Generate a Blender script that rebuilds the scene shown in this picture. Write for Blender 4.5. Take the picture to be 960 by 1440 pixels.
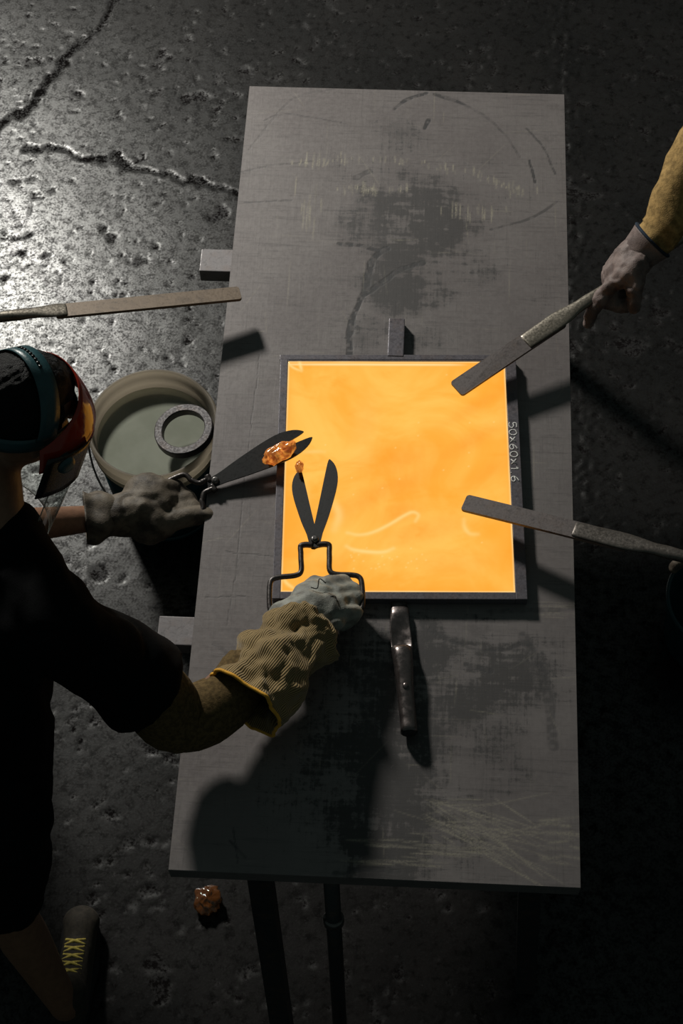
import bpy, bmesh, math
import numpy as np
from mathutils import Vector, Matrix, Euler

S = bpy.context.scene
COL = S.collection
for o in list(bpy.data.objects):
    bpy.data.objects.remove(o)

# ------------------------------------------------------------------ camera
CAM_LOC = (0.03603, -2.07362, 4.07601)
CAM_ROT = (0.52410756, 0.01444852, 0.04976586)
cd = bpy.data.cameras.new('camera')
cd.sensor_fit = 'VERTICAL'
cd.sensor_height = 36.0
cd.lens = 60.0
cam = bpy.data.objects.new('camera', cd)
cam.location = CAM_LOC
cam.rotation_euler = CAM_ROT
COL.objects.link(cam)
S.camera = cam

# ------------------------------------------------------------------ world
W = bpy.data.worlds.new('workshop_dark')
S.world = W
W.use_nodes = True
W.node_tree.nodes['Background'].inputs[0].default_value = (0.55, 0.75, 0.72, 1)
W.node_tree.nodes['Background'].inputs[1].default_value = 0.06

# ------------------------------------------------------------------ key lamp (workshop flood lamp, back left)
LAMP = Vector((-2.42, 3.40, 3.18))
ld = bpy.data.lights.new('flood_lamp', 'AREA')
ld.shape = 'DISK'
ld.size = 0.55
ld.energy = 215
ld.color = (1.0, 0.975, 0.90)
lo = bpy.data.objects.new('flood_lamp', ld)
lo.location = LAMP
lo.rotation_euler = (Vector((-0.45, 0.75, 0.3)) - LAMP).to_track_quat('-Z', 'Y').to_euler()
COL.objects.link(lo)

S.view_settings.view_transform = 'Standard'
S.view_settings.look = 'None'
S.view_settings.gamma = 1
S.view_settings.exposure = 0.0
S.view_settings.use_curve_mapping = False

# ------------------------------------------------------------------ helpers
RM = np.array(Euler(CAM_ROT, 'XYZ').to_matrix())
CL = np.array(CAM_LOC)

def P(x, y, z):
    """point at height z that the photograph shows at pixel x, y"""
    d = RM @ np.array([(x - 480) / 2400, -(y - 720) / 2400, -1.0])
    return CL + d * ((z - CL[2]) / d[2])

def V(p): return np.array(p, float)
def nrm(a):
    a = np.asarray(a, float)
    return a / np.linalg.norm(a)

def _hash(ix, iy, iz, seed):
    h = (ix * 374761393 + iy * 668265263 + iz * 2147483647 + seed * 1274126177) & 0xFFFFFFFF
    h = ((h ^ (h >> 13)) * 1274126177) & 0xFFFFFFFF
    h = h ^ (h >> 16)
    return (h & 0xFFFF) / 65535.0

def vnoise(p, scale=1.0, seed=0):
    q = np.asarray(p, float) * scale
    if q.shape[-1] == 2:
        q = np.concatenate([q, np.zeros(q.shape[:-1] + (1,))], -1)
    i = np.floor(q).astype(np.int64)
    f = q - i
    f = f * f * (3 - 2 * f)
    r = 0
    for dx in (0, 1):
        for dy in (0, 1):
            for dz in (0, 1):
                w = (f[..., 0] if dx else 1 - f[..., 0]) * (f[..., 1] if dy else 1 - f[..., 1]) * (f[..., 2] if dz else 1 - f[..., 2])
                r = r + w * _hash(i[..., 0] + dx, i[..., 1] + dy, i[..., 2] + dz, seed)
    return r

def fbm(p, scale=1.0, seed=0, oct=4):
    r = 0; a = 0.5; t = 0
    for k in range(oct):
        r = r + a * vnoise(p, scale * 2 ** k, seed + k * 17)
        t += a; a *= 0.5
    return r / t

def sstep(a, b, x):
    t = np.clip((x - a) / (b - a), 0, 1)
    return t * t * (3 - 2 * t)

def empty(name, loc, label=None, cat=None, group=None):
    o = bpy.data.objects.new(name, None)
    o.empty_display_size = 0.05
    o.location = loc
    COL.objects.link(o)
    if label: o['label'] = label
    if cat: o['category'] = cat
    if group: o['group'] = group
    return o

def worldloc(o):
    l = Vector(o.location)
    while o.parent:
        o = o.parent
        l += Vector(o.location)
    return np.array(l)

def mesh(name, verts, faces, mat, parent=None, smooth=True, label=None, cat=None, kind=None, group=None, origin=None):
    """verts are world positions; the object sits at its own centre"""
    v = np.asarray(verts, float)
    base = worldloc(parent) if parent is not None else np.zeros(3)
    if origin is None:
        c = (v.min(0) + v.max(0)) / 2
        c[2] = v[:, 2].min()
    else:
        c = np.asarray(origin, float)
    me = bpy.data.meshes.new(name)
    me.from_pydata((v - c).tolist(), [], [list(map(int, f)) for f in faces])
    if smooth:
        me.polygons.foreach_set('use_smooth', [True] * len(me.polygons))
    me.update()
    o = bpy.data.objects.new(name, me)
    if mat is not None: me.materials.append(mat)
    COL.objects.link(o)
    if parent is not None: o.parent = parent
    o.location = Vector((c - base).tolist())
    if label: o['label'] = label
    if cat: o['category'] = cat
    if kind: o['kind'] = kind
    if group: o['group'] = group
    return o

def ident(v): return v

def box_vf(c, size, R=None, bev=0.0):
    """bevelled box"""
    bm = bmesh.new()
    bmesh.ops.create_cube(bm, size=1.0)
    for vv in bm.verts:
        vv.co = Vector((vv.co.x * size[0], vv.co.y * size[1], vv.co.z * size[2]))
    if bev > 0:
        bmesh.ops.bevel(bm, geom=list(bm.edges), offset=bev, segments=2, profile=0.6, affect='EDGES')
    vs = np.array([list(x.co) for x in bm.verts])
    bm.verts.index_update()
    fs = [[x.index for x in f.verts] for f in bm.faces]
    bm.free()
    if R is not None: vs = vs @ np.asarray(R).T
    return vs + np.asarray(c), fs

def frames(pts, up=None):
    pts = np.asarray(pts, float)
    T = np.gradient(pts, axis=0)
    T /= np.linalg.norm(T, axis=1)[:, None] + 1e-12
    if up is None:
        up = V((0, 0, 1)) if abs(T[0][2]) < 0.9 else V((1, 0, 0))
    A = []; Bv = []
    n = np.asarray(up, float)
    for t in T:
        n = n - t * (n @ t)
        n = nrm(n)
        A.append(np.cross(t, n)); Bv.append(n.copy())
    return T, np.array(A), np.array(Bv)

def tube_vf(pts, rad, n=14, up=None, caps=True, sq=1.0):
    """swept tube; rad is a number, a list, or a list of (side, up) pairs; sq>1 squares the section"""
    pts = np.asarray(pts, float)
    m = len(pts)
    if np.isscalar(rad): rad = [rad] * m
    rad = np.array([r if hasattr(r, '__len__') else (r, r) for r in rad], float)
    T, A, B = frames(pts, up)
    th = np.linspace(0, 2 * math.pi, n, endpoint=False)
    c, s = np.cos(th), np.sin(th)
    if sq != 1.0:
        c = np.sign(c) * np.abs(c) ** (1 / sq); s = np.sign(s) * np.abs(s) ** (1 / sq)
    vs = (pts[:, None, :] + A[:, None, :] * (rad[:, 0:1] * c[None, :])[..., None] + B[:, None, :] * (rad[:, 1:2] * s[None, :])[..., None]).reshape(-1, 3)
    fs = []
    for i in range(m - 1):
        for j in range(n):
            k = (j + 1) % n
            fs.append([i * n + j, i * n + k, (i + 1) * n + k, (i + 1) * n + j])
    if caps:
        fs.append(list(range(n))[::-1])
        fs.append([(m - 1) * n + j for j in range(n)])
    return vs, fs

def ell_vf(c, r, R=None, nu=20, nv=12):
    vs = []; fs = []
    vs.append((0, 0, 1))
    for i in range(1, nv):
        a = math.pi * i / nv
        for j in range(nu):
            b = 2 * math.pi * j / nu
            vs.append((math.sin(a) * math.cos(b), math.sin(a) * math.sin(b), math.cos(a)))
    vs.append((0, 0, -1))
    for j in range(nu):
        fs.append([0, 1 + j, 1 + (j + 1) % nu])
    for i in range(nv - 2):
        for j in range(nu):
            a = 1 + i * nu + j; b = 1 + i * nu + (j + 1) % nu
            fs.append([a, a + nu, b + nu, b])
    L = len(vs) - 1; st = 1 + (nv - 2) * nu
    for j in range(nu):
        fs.append([st + (j + 1) % nu, st + j, L])
    vs = np.array(vs) * (np.array(r) if hasattr(r, '__len__') else r)
    if R is not None: vs = vs @ np.asarray(R).T
    return vs + np.asarray(c), fs

def cone_vf(a, b, ra, rb):
    """limb segment: tapered, rounded at both ends"""
    a = V(a); b = V(b)
    d = nrm(b - a)
    pts = []; rr = []
    for k in range(1, 6):
        t = math.pi / 2 * (1 - k / 5.0)
        pts.append(a - d * ra * math.sin(t)); rr.append(max(ra * math.cos(t), ra * 0.15))
    for k in range(0, 6):
        t = math.pi / 2 * (k / 5.0)
        pts.append(b + d * rb * math.sin(t)); rr.append(max(rb * math.cos(t), rb * 0.15))
    return tube_vf(pts, rr, n=14)

def join(parts):
    vs = []; fs = []; n = 0
    for v, f in parts:
        vs.append(np.asarray(v)); fs += [[i + n for i in q] for q in f]; n += len(v)
    return np.concatenate(vs), fs

def fuse(parts, voxel, smooth=6, factor=0.5):
    """one continuous skin over overlapping closed shapes"""
    v, f = join(parts)
    me = bpy.data.meshes.new('tmp')
    me.from_pydata(v.tolist(), [], f)
    o = bpy.data.objects.new('tmp', me)
    COL.objects.link(o)
    m = o.modifiers.new('r', 'REMESH'); m.mode = 'VOXEL'; m.voxel_size = voxel
    if smooth:
        s = o.modifiers.new('s', 'SMOOTH'); s.iterations = smooth; s.factor = factor
    dg = bpy.context.evaluated_depsgraph_get()
    ev = o.evaluated_get(dg)
    m2 = ev.to_mesh()
    n = len(m2.vertices)
    vs = np.empty(n * 3); m2.vertices.foreach_get('co', vs)
    fs = [list(p.vertices) for p in m2.polygons]
    nr = np.empty(n * 3); m2.vertices.foreach_get('normal', nr)
    ev.to_mesh_clear()
    bpy.data.objects.remove(o); bpy.data.meshes.remove(me)
    return vs.reshape(-1, 3), fs, nr.reshape(-1, 3)

def smooth_path(pts, n=8):
    """Catmull-Rom through the points"""
    p = np.asarray(pts, float)
    q = np.concatenate([[2 * p[0] - p[1]], p, [2 * p[-1] - p[-2]]])
    out = []
    for i in range(1, len(q) - 2):
        for k in range(n):
            t = k / n
            out.append(0.5 * ((2 * q[i]) + (-q[i - 1] + q[i + 1]) * t + (2 * q[i - 1] - 5 * q[i] + 4 * q[i + 1] - q[i + 2]) * t * t + (-q[i - 1] + 3 * q[i] - 3 * q[i + 1] + q[i + 2]) * t ** 3))
    out.append(p[-1])
    return np.array(out)

def extrude_vf(outline, th):
    """flat plate from a 2-D outline, thickness th about z=0, softened rim"""
    o = np.asarray(outline, float); n = len(o)
    c = o.mean(0)
    e = 1 - min(0.0012, th * 0.3) / (np.abs(o - c).max() + 1e-9)
    layers = [(-th / 2, e), (-th / 2 + th * 0.25, 1), (th / 2 - th * 0.25, 1), (th / 2, e)]
    vs = []; fs = []
    for z, k in layers:
        for q in o: vs.append((c[0] + (q[0] - c[0]) * k, c[1] + (q[1] - c[1]) * k, z))
    for l in range(3):
        for j in range(n):
            k = (j + 1) % n
            fs.append([l * n + j, l * n + k, (l + 1) * n + k, (l + 1) * n + j])
    fs.append(list(range(n))[::-1]); fs.append([3 * n + j for j in range(n)])
    return np.array(vs), fs

def frameR(x, y, z): return np.array([x, y, z]).T      # columns are axes

# ------------------------------------------------------------------ node helpers
class NT:
    def __init__(s, name):
        s.m = bpy.data.materials.new(name); s.m.use_nodes = True
        s.t = s.m.node_tree; s.n = s.t.nodes; s.l = s.t.links
        s.b = s.n['Principled BSDF']
        tc = s.n.new('ShaderNodeTexCoord'); s.obj = tc.outputs['Object']
    def put(s, sock, val):
        if isinstance(val, Sk): s.l.new(val.s, sock)
        elif isinstance(val, bpy.types.NodeSocket): s.l.new(val, sock)
        elif isinstance(val, (tuple, list)) and len(val) == 3 and sock.type == 'RGBA': sock.default_value = (*val, 1)
        else: sock.default_value = val
    def set(s, **k):
        names = dict(base='Base Color', rough='Roughness', metal='Metallic', spec='Specular IOR Level', normal='Normal', emit='Emission Color', estr='Emission Strength', coat='Coat Weight', coatr='Coat Roughness', trans='Transmission Weight', alpha='Alpha', ior='IOR', sheen='Sheen Weight', sss='Subsurface Weight')
        for a, v in k.items(): s.put(s.b.inputs[names[a]], v)
        return s.m
    def math(s, op, a, b=0.0, c=0.0):
        q = s.n.new('ShaderNodeMath'); q.operation = op
        s.put(q.inputs[0], a); s.put(q.inputs[1], b); s.put(q.inputs[2], c)
        return Sk(s, q.outputs[0])
    def noise(s, scale, detail=3.0, rough=0.55, stretch=None, dist=0.0, out='Fac'):
        q = s.n.new('ShaderNodeTexNoise')
        v = s.obj
        if stretch:
            mp = s.n.new('ShaderNodeMapping'); mp.inputs['Scale'].default_value = stretch
            s.l.new(s.obj, mp.inputs['Vector']); v = mp.outputs[0]
        s.l.new(v, q.inputs['Vector'])
        q.inputs['Scale'].default_value = scale; q.inputs['Detail'].default_value = detail
        q.inputs['Roughness'].default_value = rough; q.inputs['Distortion'].default_value = dist
        return Sk(s, q.outputs[out])
    def voro(s, scale, feature='F1', rnd=1.0):
        q = s.n.new('ShaderNodeTexVoronoi'); q.feature = feature
        s.l.new(s.obj, q.inputs['Vector']); q.inputs['Scale'].default_value = scale
        q.inputs['Randomness'].default_value = rnd
        return Sk(s, q.outputs['Distance'])
    def wave(s, scale, dist=0.0, direction='X', kind='BANDS', dscale=1.0):
        q = s.n.new('ShaderNodeTexWave'); q.wave_type = kind; q.bands_direction = direction
        s.l.new(s.obj, q.inputs['Vector']); q.inputs['Scale'].default_value = scale
        q.inputs['Distortion'].default_value = dist; q.inputs['Detail Scale'].default_value = dscale
        return Sk(s, q.outputs['Fac'])
    def attr(s, name):
        q = s.n.new('ShaderNodeAttribute'); q.attribute_name = name
        return Sk(s, q.outputs['Fac'])
    def step(s, x, a, b, lo=0.0, hi=1.0):
        q = s.n.new('ShaderNodeMapRange'); q.interpolation_type = 'SMOOTHSTEP'
        s.put(q.inputs['Value'], x)
        q.inputs['From Min'].default_value = a; q.inputs['From Max'].default_value = b
        q.inputs['To Min'].default_value = lo; q.inputs['To Max'].default_value = hi
        return Sk(s, q.outputs[0])
    def mix(s, f, a, b):
        q = s.n.new('ShaderNodeMix'); q.data_type = 'RGBA'
        s.put(q.inputs[0], f); s.put(q.inputs[6], a); s.put(q.inputs[7], b)
        return Sk(s, q.outputs[2])
    def bump(s, h, strength=0.5, dist=0.01, normal=None):
        q = s.n.new('ShaderNodeBump'); q.inputs['Strength'].default_value = strength; q.inputs['Distance'].default_value = dist
        s.put(q.inputs['Height'], h)
        if normal is not None: s.put(q.inputs['Normal'], normal)
        return Sk(s, q.outputs[0])

class Sk:
    def __init__(s, nt, sock): s.nt = nt; s.s = sock
    def __add__(s, o): return s.nt.math('ADD', s, o)
    def __sub__(s, o): return s.nt.math('SUBTRACT', s, o)
    def __mul__(s, o): return s.nt.math('MULTIPLY', s, o)
    def __rsub__(s, o): return s.nt.math('SUBTRACT', o, s)
    __radd__ = __add__
    __rmul__ = __mul__

# ------------------------------------------------------------------ materials
def m_concrete():
    t = NT('soot_stained_concrete')
    n1 = t.noise(3.0, 5, 0.6); n2 = t.noise(38, 4, 0.65); n3 = t.noise(150, 3, 0.6); n4 = t.noise(9.0, 4, 0.6)
    v = t.voro(70)
    ck = t.attr('crack'); pit = t.attr('pit')
    c = t.mix(t.step(n1, 0.35, 0.68), (0.0075, 0.0068, 0.0066), (0.0125, 0.0112, 0.0107))
    c = t.mix(t.step(n2, 0.50, 0.72), c, (0.0045, 0.0042, 0.0040))
    c = t.mix(t.step(n4, 0.58, 0.75, 0, 0.6), c, (0.0050, 0.0046, 0.0044))
    c = t.mix(t.step(n3, 0.62, 0.75, 0, 0.6), c, (0.030, 0.028, 0.027))
    c = t.mix(t.step(v, 0.12, 0.02, 0, 0.35), c, (0.012, 0.011, 0.011))
    c = t.mix(pit, c, (0.009, 0.008, 0.008))
    c = t.mix(ck * 0.8, c, (0.004, 0.0035, 0.0035))
    h = n2 * 0.35 + n3 * 0.6 + t.noise(420, 2) * 0.3
    r = t.step(n2, 0.30, 0.70, 0.31, 0.37) + t.step(n3, 0.50, 0.66, 0.0, 0.10) + pit * 0.3 + ck * 0.35
    return t.set(base=c, rough=r, spec=t.step(n2 * 0.5 + n3 * 0.5, 0.40, 0.62, 0.68, 0.15) - pit * 0.3 - ck * 0.4, normal=t.bump(h, 0.10, 0.003))

def m_plate():
    t = NT('worn_steel_plate')
    st = t.attr('stain_shade'); mk = t.attr('mark_shade'); sc = t.attr('scratch')
    a = t.noise(1.0, 5, 0.72, (9, 150, 10)); b = t.noise(1.0, 5, 0.72, (160, 8, 10))
    big = t.noise(4.5, 4, 0.6); fine = t.noise(260, 3, 0.6); mid = t.noise(85, 6, 0.78)
    c = t.mix(t.step(big, 0.35, 0.68), (0.172, 0.151, 0.148), (0.208, 0.186, 0.181))
    c = t.mix(t.step(a, 0.52, 0.68, 0, 0.5), c, (0.105, 0.094, 0.093))
    c = t.mix(t.step(b, 0.54, 0.70, 0, 0.36), c, (0.112, 0.101, 0.100))
    c = t.mix(t.step(a, 0.40, 0.24, 0, 0.35), c, (0.27, 0.255, 0.245))
    hz = t.noise(34, 6, 0.75)
    brk = t.step(st * 1.25 + mid * 2.4 + hz * 1.6 + a * 1.1 + b * 1.5, 3.68, 4.40)
    c = t.mix(brk * 0.85, c, (0.036, 0.033, 0.033))
    c = t.mix(t.step(st, 0.15, 0.9, 0, 0.30), c, (0.050, 0.046, 0.045))
    c = t.mix(t.step(t.noise(11, 5, 0.7), 0.56, 0.72, 0, 0.35), c, (0.09, 0.081, 0.08))
    c = t.mix(mk * t.step(mid, 0.28, 0.48, 0.45, 1.0), c, (0.045, 0.043, 0.045))
    c = t.mix(sc * t.step(fine, 0.35, 0.55, 0.3, 1.0), c, (0.42, 0.38, 0.29))
    r = t.step(mid, 0.3, 0.7, 0.38, 0.50) + brk * 0.14
    h = a * 0.5 + b * 0.4 + fine * 0.15
    return t.set(base=c, rough=r, metal=0.2, spec=0.7, normal=t.bump(h, 0.18, 0.002))

def m_iron(name, col, rough=0.5, metal=0.6, rust=0.3, rcol=(0.16, 0.09, 0.05), scale=1.0, bump=0.10):
    t = NT(name)
    n = t.noise(28 * scale, 5, 0.65); f = t.noise(190 * scale, 3, 0.6); g = t.noise(75 * scale, 4, 0.6, (1, 1, 3))
    c = t.mix(t.step(n, 0.45, 0.72, 0, rust), col, rcol)
    c = t.mix(t.step(g, 0.52, 0.7, 0, 0.6), c, tuple(x * 0.45 for x in col))
    c = t.mix(t.step(f, 0.62, 0.76, 0, 0.4), c, tuple(min(1, x * 1.9) for x in col))
    return t.set(base=c, rough=t.step(f, 0.3, 0.7, rough - 0.1, rough + 0.12), metal=metal, normal=t.bump(n + f * 0.5, bump, 0.003))

def m_plain(name, col, rough=0.6, metal=0.0, spec=0.5, var=0.35, scale=40, bump=0.2, **k):
    t = NT(name)
    n = t.noise(scale, 4, 0.6); f = t.noise(scale * 7, 2)
    c = t.mix(t.step(n, 0.3, 0.7), tuple(x * (1 - var) for x in col), tuple(min(1, x * (1 + var)) for x in col))
    return t.set(base=c, rough=t.step(f, 0.3, 0.7, max(0.02, rough - 0.07), min(1, rough + 0.07)), metal=metal, spec=spec, normal=t.bump(n + f * 0.4, bump, 0.003), **k)

def m_leather(name, col, dark):
    t = NT(name)
    n = t.noise(20, 5, 0.6); g = t.noise(60, 4, 0.65); f = t.voro(420)
    c = t.mix(t.step(n, 0.40, 0.66), col, dark)
    c = t.mix(t.step(g, 0.55, 0.75, 0, 0.5), c, tuple(x * 0.5 for x in dark))
    return t.set(base=c, rough=0.62, spec=0.35, normal=t.bump(g * 0.8 + f * 0.35, 0.35, 0.003))

def m_corduroy():
    t = NT('tan_corduroy')
    u = t.attr('around'); n = t.noise(16, 4, 0.6)
    w = t.math('SINE', u * 760.0 + n * 5.0) * 0.5 + 0.5; f = t.noise(300, 2)
    c = t.mix(t.step(w, 0.25, 0.75), (0.155, 0.105, 0.045), (0.40, 0.285, 0.135))
    c = t.mix(t.step(n, 0.5, 0.72, 0, 0.45), c, (0.17, 0.115, 0.05))
    return t.set(base=c, rough=0.92, spec=0.15, sheen=0.25, normal=t.bump(w + f * 0.3, 0.6, 0.002))

def m_glow():
    t = NT('molten_glass_sheet')
    n = t.noise(5.0, 4, 0.55, (1.0, 1.0, 1.0), 0.8); g = t.noise(1.0, 4, 0.6, (5, 13, 1), 0.6); f = t.noise(22, 4, 0.6)
    ed = t.attr('edge'); rd = t.attr('ridge_glint'); rim = t.attr('rim'); cool = t.attr('cool')
    c = t.mix(t.step(n, 0.32, 0.66), (1.0, 0.395, 0.040), (1.0, 0.530, 0.098))
    c = t.mix(t.step(g, 0.50, 0.72, 0, 0.55), c, (0.97, 0.355, 0.030))
    c = t.mix(cool * t.step(f, 0.30, 0.65, 0.55, 1.0), c, (0.86, 0.270, 0.018))
    c = t.mix(ed * 0.55, c, (0.98, 0.34, 0.030))
    c = t.mix(rd, c, (1.0, 0.67, 0.235))
    c = t.mix(rim, c, (1.0, 0.74, 0.34))
    return t.set(base=(0.05, 0.02, 0.005), rough=0.12, spec=0.5, emit=c, estr=1.06, normal=t.bump(n + f * 0.15, 0.12, 0.02))

def m_hotlump(name, a, b, estr):
    t = NT(name)
    n = t.noise(55, 4, 0.6, None, 1.5); f = t.noise(24, 3, 0.6, None, 0.8)
    c = t.mix(t.step(n, 0.36, 0.62), b, a)
    return t.set(base=(0.30, 0.10, 0.03) if estr > 0.5 else (0.09, 0.032, 0.010), rough=0.06, spec=0.8, emit=c, estr=t.step(f, 0.30, 0.66, estr * 0.18, estr), normal=t.bump(n, 0.3, 0.006), coat=0.6, coatr=0.04)

def m_clear(name, col=(0.93, 0.95, 0.94)):
    m = bpy.data.materials.new(name); m.use_nodes = True
    t = m.node_tree; n = t.nodes; l = t.links
    n.remove(n['Principled BSDF'])
    tr = n.new('ShaderNodeBsdfTransparent'); tr.inputs[0].default_value = (*col, 1)
    gl = n.new('ShaderNodeBsdfGlossy'); gl.inputs['Roughness'].default_value = 0.06
    nz = n.new('ShaderNodeTexNoise'); nz.inputs['Scale'].default_value = 30
    tc = n.new('ShaderNodeTexCoord'); l.new(tc.outputs['Object'], nz.inputs['Vector'])
    mr = n.new('ShaderNodeMapRange'); mr.inputs['To Min'].default_value = 0.03; mr.inputs['To Max'].default_value = 0.10
    l.new(nz.outputs['Fac'], mr.inputs['Value']); l.new(mr.outputs[0], gl.inputs['Roughness'])
    lw = n.new('ShaderNodeLayerWeight'); lw.inputs['Blend'].default_value = 0.5
    pw = n.new('ShaderNodeMath'); pw.operation = 'POWER'; pw.inputs[1].default_value = 4.0
    l.new(lw.outputs['Facing'], pw.inputs[0])
    fr = n.new('ShaderNodeMath'); fr.operation = 'MULTIPLY_ADD'; fr.inputs[1].default_value = 0.75; fr.inputs[2].default_value = 0.04
    l.new(pw.outputs[0], fr.inputs[0])
    mx = n.new('ShaderNodeMixShader')
    l.new(fr.outputs[0], mx.inputs[0]); l.new(tr.outputs[0], mx.inputs[1]); l.new(gl.outputs[0], mx.inputs[2])
    l.new(mx.outputs[0], n['Material Output'].inputs['Surface'])
    return m

M = dict(
    concrete=m_concrete(), plate=m_plate(),
    under=m_iron('painted_dark_iron', (0.035, 0.036, 0.038), 0.5, 0.3),
    beam=m_iron('grey_beam_steel', (0.21, 0.195, 0.20), 0.5, 0.2, 0.25),
    mold=m_iron('mold_bar_steel', (0.125, 0.115, 0.130), 0.48, 0.3, 0.2),
    blade=m_iron('scorched_paddle_steel', (0.115, 0.098, 0.095), 0.50, 0.35, 0.35, (0.12, 0.075, 0.05)),
    bladew=m_iron('browned_paddle_steel', (0.155, 0.115, 0.082), 0.50, 0.25, 0.5, (0.075, 0.055, 0.042)),
    shank=m_iron('bare_pipe_steel', (0.215, 0.190, 0.155), 0.34, 0.6, 0.6, (0.06, 0.045, 0.035)),
    shank2=m_iron('dull_pipe_steel', (0.150, 0.132, 0.118), 0.34, 0.6, 0.4, (0.06, 0.045, 0.035)),
    grip=m_iron('mold_handle_steel', (0.17, 0.145, 0.140), 0.30, 0.85, 0.2, (0.10, 0.07, 0.06), 0.35, 0.03),
    shear=m_iron('blackened_shear_steel', (0.0085, 0.008, 0.008), 0.55, 0.1, 0.2, (0.015, 0.010, 0.008), 1.0, 0.05),
    rod=m_iron('shear_handle_rod', (0.060, 0.052, 0.050), 0.38, 0.6, 0.3, (0.05, 0.03, 0.02)),
    bolt=m_iron('worn_bolt', (0.16, 0.15, 0.145), 0.35, 0.8, 0.1),
    glow=m_glow(),
    hot=m_hotlump('hot_orange_glass', (1.0, 0.36, 0.055), (0.42, 0.075, 0.008), 0.95),
    hot2=m_hotlump('cooling_glass_drip', (1.0, 0.36, 0.06), (0.55, 0.13, 0.015), 0.9),
    amber=m_hotlump('amber_glass_scrap', (0.16, 0.06, 0.012), (0.006, 0.002, 0.001), 0.09),
    chalk=m_plain('white_chalk', (0.75, 0.73, 0.70), 0.95, bump=0.4, scale=300),
    pail=m_plain('grubby_pail_plastic', (0.19, 0.168, 0.142), 0.55, var=0.35, scale=22),
    teal=m_plain('dark_teal_plastic', (0.004, 0.040, 0.048), 0.45, var=0.25),
    ring=m_iron('forged_ring_steel', (0.055, 0.048, 0.051), 0.55, 0.2, 0.2),
    water=None,
    shirt=m_plain('black_cotton', (0.0045, 0.0045, 0.005), 0.95, spec=0.12, scale=300),
    shorts=m_plain('black_twill', (0.006, 0.007, 0.0075), 0.95, spec=0.12, scale=200),
    skin=m_plain('warm_skin', (0.22, 0.115, 0.070), 0.5, var=0.12, scale=60, spec=0.4),
    hair=m_plain('black_hair', (0.0035, 0.003, 0.003), 0.5, scale=240, bump=0.9, spec=0.2),
    gleather=m_leather('grey_green_leather', (0.30, 0.305, 0.27), (0.135, 0.13, 0.115)),
    bleather=m_leather('sooty_brown_leather', (0.150, 0.122, 0.092), (0.034, 0.026, 0.019)),
    pleather=m_leather('mauve_brown_leather', (0.235, 0.18, 0.165), (0.105, 0.076, 0.070)),
    stitch=m_plain('dark_stitching', (0.02, 0.02, 0.02), 0.9),
    cord=m_corduroy(),
    yellow=m_plain('yellow_binding', (0.72, 0.36, 0.03), 0.8, var=0.15),
    knit=m_plain('tan_knit_sleeve', (0.115, 0.076, 0.032), 0.9, spec=0.15, scale=120, bump=0.5),
    mustard=m_plain('mustard_brushed_cloth', (0.33, 0.215, 0.085), 0.92, spec=0.15, scale=70, bump=0.6),
    navy=m_plain('navy_binding', (0.008, 0.020, 0.040), 0.85),
    strap=m_plain('teal_strap_plastic', (0.024, 0.074, 0.085), 0.38, var=0.15),
    redgd=m_plain('red_brow_plastic', (0.30, 0.026, 0.012), 0.12, var=0.1, bump=0.05, scale=18),
    blackp=m_plain('black_plastic', (0.010, 0.010, 0.010), 0.3, bump=0.05),
    clear=m_clear('clear_face_shield'), edge=m_plain('visor_edge_glint', (0.30, 0.29, 0.26), 0.35),
    shoe=m_plain('brown_suede', (0.034, 0.027, 0.019), 0.85, scale=90),
    sole=m_plain('dark_rubber', (0.012, 0.012, 0.012), 0.8),
    lace=m_plain('yellow_laces', (0.80, 0.60, 0.14), 0.85),
    denim=m_plain('dark_work_trousers', (0.018, 0.021, 0.026), 0.9, scale=220),
)
def mix_with(mat, kind, fac, col):
    """let some light through a murky liquid or thin plastic"""
    t = mat.node_tree; n = t.nodes; l = t.links
    q = n.new(kind); q.inputs[0].default_value = (*col, 1)
    mx = n.new('ShaderNodeMixShader'); mx.inputs[0].default_value = fac
    l.new(n['Principled BSDF'].outputs[0], mx.inputs[1]); l.new(q.outputs[0], mx.inputs[2])
    l.new(mx.outputs[0], n['Material Output'].inputs['Surface'])
    return mat
_t = NT('murky_water')
_n = _t.noise(7, 4, 0.6); _f = _t.noise(60, 3)
M['water'] = mix_with(_t.set(base=_t.mix(_t.step(_n, 0.35, 0.68), (0.30, 0.315, 0.255), (0.37, 0.385, 0.32)), rough=0.07, spec=0.5, normal=_t.bump(_f, 0.04, 0.004)), 'ShaderNodeBsdfTransparent', 0.30, (0.8, 0.85, 0.75))
mix_with(M['pail'], 'ShaderNodeBsdfTranslucent', 0.60, (0.72, 0.66, 0.57))

# ------------------------------------------------------------------ floor
def polydist(pts, q):
    """distance of 2-D points q to a polyline, and position along it 0..1"""
    q = np.asarray(q, float)
    best = np.full(len(q), 1e9); along = np.zeros(len(q))
    pts = np.asarray(pts, float); n = len(pts) - 1
    for i in range(n):
        a = pts[i]; d = pts[i + 1] - a
        t = np.clip(((q - a) @ d) / (d @ d + 1e-12), 0, 1)
        r = np.linalg.norm(q - (a + t[:, None] * d), axis=1)
        k = r < best
        best[k] = r[k]; along[k] = (i + t[k]) / n
    return best, along

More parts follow.
